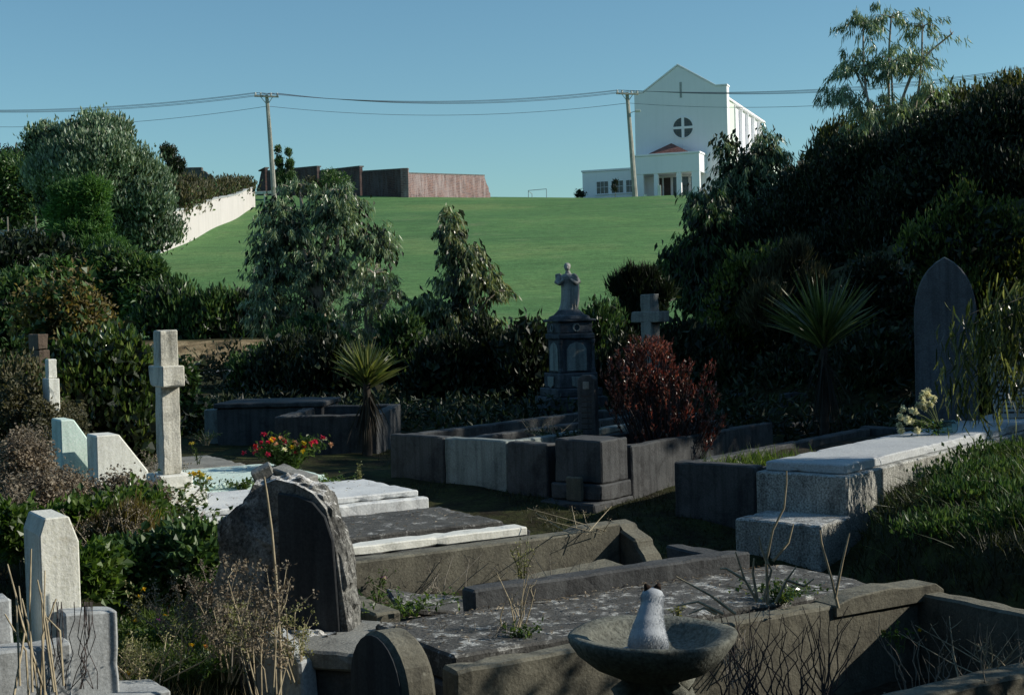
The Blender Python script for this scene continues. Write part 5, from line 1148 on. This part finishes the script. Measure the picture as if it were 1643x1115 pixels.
# weeds in C and on B, dry stalks along
weed('weeds with small yellow flowers against the curved back wall',765,925,-1.74,.16,.20,190,'lf_weed',.028,.014,flowers=[('paleyellow',3),('creamflower',2)],fs=.016,ns=14)
weed('pale fluffy flowering weed at the front of the scrolled enclosure',838,950,-1.62,.10,.36,170,'lf_seedl',.022,.014,ns=8)
weed('purple flowered weed at the left inside the scrolled enclosure',605,960,-1.72,.12,.19,70,'lf_weed',.03,.014,flowers=[('purple',2),('creamflower',1)],fs=.02,ns=8)
weed('row of low green weeds along the far edge of the lichened slab',640,985,-1.60,.45,.09,420,'lf_weed',.035,.018,ns=26,mode='flat')
weed('low green leaves in front of the lichened slab',845,1025,-1.52,.13,.06,130,'lf_weed',.03,.016,ns=10,mode='flat')
weed('green leaves growing along the right end of the lichened slab',1250,962,-1.50,.30,.08,330,'lf_glossy',.03,.020,ns=20,mode='flat')
weed('small fleshy leaves on the wall behind the bird bath',1085,985,-1.50,.12,.05,26,'lf_seedl',.030,.018,ns=5,mode='up')
weed('weeds inside the dark kerbed grave around the stele',900,706,-1.19,.4,.10,260,'lf_dark',.04,.018,ns=24)
weed('single yellow flowered weed in the dark of the nearest enclosure',1445,1040,-1.85,.10,.12,60,'lf_weed',.03,.014,flowers=[('yellow',2)],fs=.013,ns=6,Yd=6.6)
for (px,py,z,h,w_,n_,lab) in ((700,960,-1.76,.28,.35,14,'thin dry stalks at the left in the scrolled enclosure'),(880,960,-1.76,.26,.3,12,'thin dry stalks below the curved scroll'),(820,1015,-1.54,.30,.10,9,'reddish dry weed tuft in front of the lichened slab'),
  (930,850,-1.47,.16,.5,8,'thin seed stalks sticking up behind the curved scroll'),(870,700,-1.17,.22,.25,12,'pale dry stalks in the dark kerbed grave'),(760,1100,-1.75,.30,.25,22,'dry stalks between the arched headstone and the bird bath'),
  (1170,1090,-1.75,.30,.25,16,'dry stalks right of the bird bath'),(1600,1080,-1.6,.22,.25,18,'dry stalks on the front wall at bottom right')):
    dryweed(lab,px,py,z,h,w_,n_,2 if 'seed' in lab else 1,'greystem' if z<-1.7 else 'drystem','lf_seed',.008,branch=2)
# bare pale shoots right of the bird bath
sh=thing('bare_shrub','leafless pale stemmed shrub in front of the stepped tomb','shrub',at(1240,985,6.9)); s=Acc(); v0=np.array(sh.location)
for pl_ in (((1232,970),(1230,900),(1240,850),(1258,815),(1262,775),(1262,755)),((1232,905),(1222,880),(1218,860)),((1215,965),(1195,930),(1180,885)),((1195,930),(1165,912),(1155,912)),((1245,965),(1262,930),(1278,908)),((1262,930),(1290,940),(1306,928)),((1240,900),(1265,870),(1273,840)),((1345,975),(1335,930),(1318,870),(1316,850)),((1340,960),(1352,900),(1363,855)),((1180,985),(1140,955),(1085,925)),((1160,985),(1120,965),(1085,972)),((1150,985),(1130,975),(1105,985)),((1215,960),(1208,920),(1210,895)),((1225,965),(1238,915),(1224,885))):
    P=[np.array(at(x,y,6.85))-v0 for x,y in pl_]; n_=len(P); tube(s,P,np.linspace(.0085,.0035,n_),5)
s.build('stems',M['drystem'],sh,smooth=True)
tg=thing('dead_brambles','dark tangled dead bramble stems against the enclosure wall','brambles',at(1230,1080,5.8)); s=Acc(); v0=np.array(tg.location)
for k in range(44):
    x0=random.uniform(1150,1340); x1=x0+random.uniform(-70,70); y1=random.uniform(970,1030); Y=random.uniform(5.7,6.1)
    P=np.array([np.array(at(x0+(x1-x0)*t+random.uniform(-9,9),1130+(y1-1130)*t,Y))-v0 for t in np.linspace(0,1,6)]); tube(s,P,np.linspace(.0038,.0014,6),4)
s.build('stems',M['darkstem'],tg)
tg=thing('dead_brambles','pale and dark dead bramble stems in the bottom right corner','brambles',at(1560,1090,5.6)); s=Acc(); v0=np.array(tg.location)
for k in range(30):
    x0=random.uniform(1450,1660); x1=x0+random.uniform(-60,60); y1=random.uniform(980,1060); Y=random.uniform(5.7,6.2)
    P=np.array([np.array(at(x0+(x1-x0)*t+random.uniform(-9,9),1130+(y1-1130)*t,Y))-v0 for t in np.linspace(0,1,6)]); tube(s,P,np.linspace(.0035,.0012,6),4)
s.build('stems',M['greystem'],tg)
# flowers and vase on the tomb
vp=Qp(2.45,.42,-1.19); vs=thing('vase','clear glass jar lying on its side on the pale tomb','vase',vp+Vector((.12,.05,0)),R(15))
gb=NB('jar_glass'); gl=gb.n('ShaderNodeBsdfGlass'); gl.inputs['Color'].default_value=(.75,.85,.8,1); gl.inputs['Roughness'].default_value=.08; gl.inputs['IOR'].default_value=1.35; gb.l(gl.outputs[0],gb.out.inputs[0])
a=Acc(); lathe(a,[(0,.0),(.05,.0),(.056,.01),(.056,.20),(.062,.21),(.058,.215),(.050,.205),(.050,.012),(0,.012)],0,0,24); o=a.build('jar',gb.m,vs,smooth=True); o.rotation_euler=(0,R(90),0); o.location=(0,0,.06)
fb=thing('flower_bouquet','bunch of cream flowers lying on the pale tomb','bouquet',vp,R(10)); s=Acc()
hd_=[]
for k in range(20):
    left=k<11; c=1.5*np.array([rng.uniform(-.14,-.04) if left else rng.uniform(-.0,.1),rng.normal()*.04,rng.uniform(.03,.17) if left else rng.uniform(.14,.27)]); hd_.append(c)
    tube(s,[(.18,0,.05),tuple(c*.5+np.array([.08,0,.05])),tuple(c)],[.003,.003,.002],4)
    f_=Acc(); q=46; dd=runit(q); lv(f_,c+dd*.006,dd,.033*(.7+.5*rng.random(q)),.024,runit(q)); f_.build('flower',M['creamflower'],fb)
s.build('stems',M['greenstem'],fb); lf=Acc(); q=150; lv(lf,np.stack([rng.uniform(-.06,.2,q),rng.normal(size=q)*.04,rng.uniform(.01,.13,q)],1),runit(q),.04,.018,runit(q)); lf.build('leaves',M['lf_weed'],fb)
# shrub just outside the frame that shades the bird bath
for (x,y,zz,r_,lab) in ((5.2,6.0,-.1,.95,'leafy shrub outside the picture at lower right'),(5.0,4.4,.2,1.0,'second leafy shrub outside the picture behind the first')):
    b=Vector((x,y,gz(x,y))); t=thing('shrub',lab,'shrub',b); bs=[(x,y,zz,r_,r_*.8,r_),(x+.3,y+.4,zz-.5,r_*.8,r_*.8,r_*.8)]
    branches('trunk',t,b,bs,M['bark'],.04,tuple(b),10); foliage('crown',t,bs,500,10,.14,.09,.05,M['lf_mid'],'out',tuple(b),.5)

# unseen trees added around the viewpoint to close off sky and shade the graves
for (x,y,r_,h,lab) in ((-9.5,-4,3.2,6.5,'added spreading dark tree left behind the viewpoint, blocking sky'),(-3.2,-7,3.4,7,'added tall dark tree directly behind the viewpoint, blocking sky'),(3.6,-7,3.2,6.5,'added dark tree behind the viewpoint to the right, blocking sky'),(9.5,-3.5,2.8,5.5,'added dark tree at the right rear of the viewpoint, blocking sky'),(-10.5,3,2.4,5,'added dark tree outside the picture to the left, blocking sky'),
   (10.2,14.6,1.7,5.0,'added open crowned shade tree outside the picture beyond the tomb'),(11.5,18.2,2.2,6.2,'added dense crowned shade tree outside the picture beyond the tomb')):
    zb=gz(x,y); t=thing('added_dark_tree' if y<10 else 'added_shade_tree',lab,'tree',(x,y,zb)); dn=y<10
    bs=[(x,y,zb+h*.62,r_,r_,h*.36),(x-r_*.5,y+.4*r_,zb+h*.42,r_*.7,r_*.7,h*.3),(x+r_*.5,y-.3*r_,zb+h*.4,r_*.7,r_*.7,h*.3)]
    branches('trunk',t,(x,y,zb),bs,M['darkbark'],.16,(x,y,zb),8); foliage('crown',t,bs,900 if dn else 620,10,.4 if dn else .25,.5 if dn else .24,.24 if dn else .11,M['lf_hedge'],'out',(x,y,zb),.5,-.9)
# low rank growth filling the rising ground on the right
a=Acc()
for (x0,x1,y0,y1,n_,hh) in ((3.6,7.5,13.6,16.5,5200,.30),(1.6,7.0,15.5,20,7000,.38),(-1,3,17.5,22,4500,.32),(-5,-1,18,24,4500,.3),(-8.5,-5,14,22,4200,.35)):
    P=np.stack([rng.uniform(x0,x1,n_),rng.uniform(y0,y1,n_)],1); c_=np.sin(P[:,0]*3.1+P[:,1])*np.sin(P[:,1]*2.7)
    z=ground(P[:,0],P[:,1])+rng.random(n_)*hh*(.6+.5*c_); D=nrm(runit(n_)+np.array([0,0,.7])); lv(a,np.stack([P[:,0],P[:,1],z],1),D,.11*(.6+.8*rng.random(n_)),.045,runit(n_))
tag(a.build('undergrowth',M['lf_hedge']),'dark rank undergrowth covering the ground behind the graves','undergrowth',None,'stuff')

# tangled mounds at the left
for lab,nm,lf,bk,bl,n_,L_,W_,md in (
 ('tall green bramble mound climbing towards the lichened cross','bramble','lf_weed','pinkstem',[(215,830,60,46,9.4),(165,850,60,50,9.0),(240,885,46,44,9.0)],900,.055,.042,'out'),
 ('dark green bramble mound beside the rough rock','bramble','lf_mid','pinkstem',[(270,910,60,60,8.2),(315,900,44,56,8.0),(215,920,50,50,8.0)],900,.055,.042,'out'),
 ('green bramble mound behind the lichened pillar','bramble','lf_weed','pinkstem',[(30,860,40,44,8.6),(100,860,60,44,8.8),(150,930,34,50,7.6)],600,.055,.042,'out'),
 ('grey seeding weed thicket at the left edge','dry_weed','lf_seed','greystem',[(35,745,44,66,10.2),(20,830,30,50,9.2),(60,800,44,40,9.6)],900,.026,.018,'any'),
 ('grey seeding weed thicket against the mint wedge headstone','dry_weed','lf_seed','greystem',[(110,790,50,34,10.2),(185,795,44,30,10.0),(240,800,30,26,9.8)],720,.026,.018,'any'),
 ('dusky twiggy weed thicket behind the mint wedge headstone','dry_weed','lf_brown','greystem',[(30,650,30,60,12.6),(70,690,30,50,12.4),(110,670,30,44,12.8)],500,.04,.024,'any')):
    tree(nm,lab,'bramble' if nm=='bramble' else 'dry weed',(bl[0][0],bl[0][1]+60),bl[0][4],bl,lf,bk,.006,n_,9,.07,L_,W_,md,shell=.3,lump=.3,ntw=16)

for k,(x,y,lab) in enumerate(((2.75,8.9,'leafy weeds on the near crest of the grassy bank'),(3.1,9.5,'leafy weeds high on the grassy bank'),(3.35,10.4,'leafy weeds on the bank against the pale tomb'),(3.9,11.4,'leafy weeds at the far top of the bank'),(3.25,8.6,'leafy weeds on the bank near the right edge'))):
    z=gz(x,y); bs=[(x,y,z+.01,.38,.34,.06),(x+.3,y-.2,z+.02,.3,.3,.06)]; t=thing('weed_patch',lab,'weeds',(x,y,z)); foliage('leaves',t,bs,300,6,.06,.045,.022,M['lf_mid'],'up',(x,y,z),.1,-.3)
    a=Acc(); n_=500; P=np.stack([x+rng.normal(size=n_)*.3,y+rng.normal(size=n_)*.25],1); Q=np.stack([P[:,0],P[:,1],ground(P[:,0],P[:,1])-.01],1); strips(a,Q-np.array([x,y,z]),nrm(np.array([-.25,0,1.])+rng.normal(size=(n_,3))*.4),.17*(.4+rng.random(n_)),.006,np.stack([-.6*rng.random(n_),-.3*rng.random(n_),-.5*rng.random(n_)],1),3); tag(a.build('blades',M['grass_mid'],t),kind='stuff')

# dead leaves and bits lying on slabs and along kerbs
a=Acc()
for (u0,u1,v0,v1,z_,n_) in ((-2.7,-.2,.05,.82,-1.508,230),(-2.7,-.2,.70,.84,-1.508,200),(-2.4,-.7,3.1,4.0,-1.456,130),(-2.5,-.7,4.42,5.4,-1.366,70),(-2.4,0,1.1,2.4,-1.74,420),(-2.7,0,-1.35,-.2,-1.99,300),(-2.4,-.8,6.1,7.2,-1.376,60)):
    uv=np.stack([rng.uniform(u0,u1,n_),rng.uniform(v0,v1,n_)],1); P=np.stack([O_[0]+uv[:,0]*A_[0]+uv[:,1]*N_[0],O_[1]+uv[:,0]*A_[1]+uv[:,1]*N_[1],np.full(n_,z_+.006)],1)
    D=nrm(runit(n_)*np.array([1,1,.12])); lv(a,P,D,.028*(.5+rng.random(n_)),.012,nrm(runit(n_)*.4+np.array([0,0,1.])))
tag(a.build('leaf_litter',M['lf_seed']),'small dead leaves scattered over the slabs and kerbs','leaf litter',None,'stuff')

# tall dry growth through the brambles on the left
for px,py,z,h,w_,n_,hd_n,sd,lab in ((180,960,-1.62,.55,.22,16,8,'lf_seed','tall dry weeds standing through the green brambles'),(285,960,-1.62,.50,.20,15,8,'lf_seed','tall dry weeds between the brambles and the rough rock'),
  (110,930,-1.64,.50,.18,12,8,'lf_seedl','pale seeding weeds directly right behind the lichened pillar'),(300,1040,-1.66,.34,.2,16,7,'lf_seed','dry seeding weeds in the shaded grass at the bottom left'),
  (230,1090,-1.66,.26,.25,20,5,'lf_seedl','pale flowering grass stalks at the bottom left'),(375,1085,-1.68,.46,.16,14,9,'lf_seed','dry brown seeding weeds left of the leaning slab'),
  (470,1090,-1.66,.36,.08,6,8,'lf_seedl','slender budding weed in front of the dark rock panel'),(655,900,-1.72,.22,.3,14,3,'lf_seed','dry stalks behind the arched headstone inside the enclosure')):
    dryweed(lab,px,py,z,h,w_,n_,hd_n,'drystem',sd,.012,branch=4)
weed('scattered yellow flowering weeds among the left brambles',215,960,-1.6,.4,.34,260,'lf_weed',.04,.02,flowers=[('yellow',8)],fs=.016,ns=18)
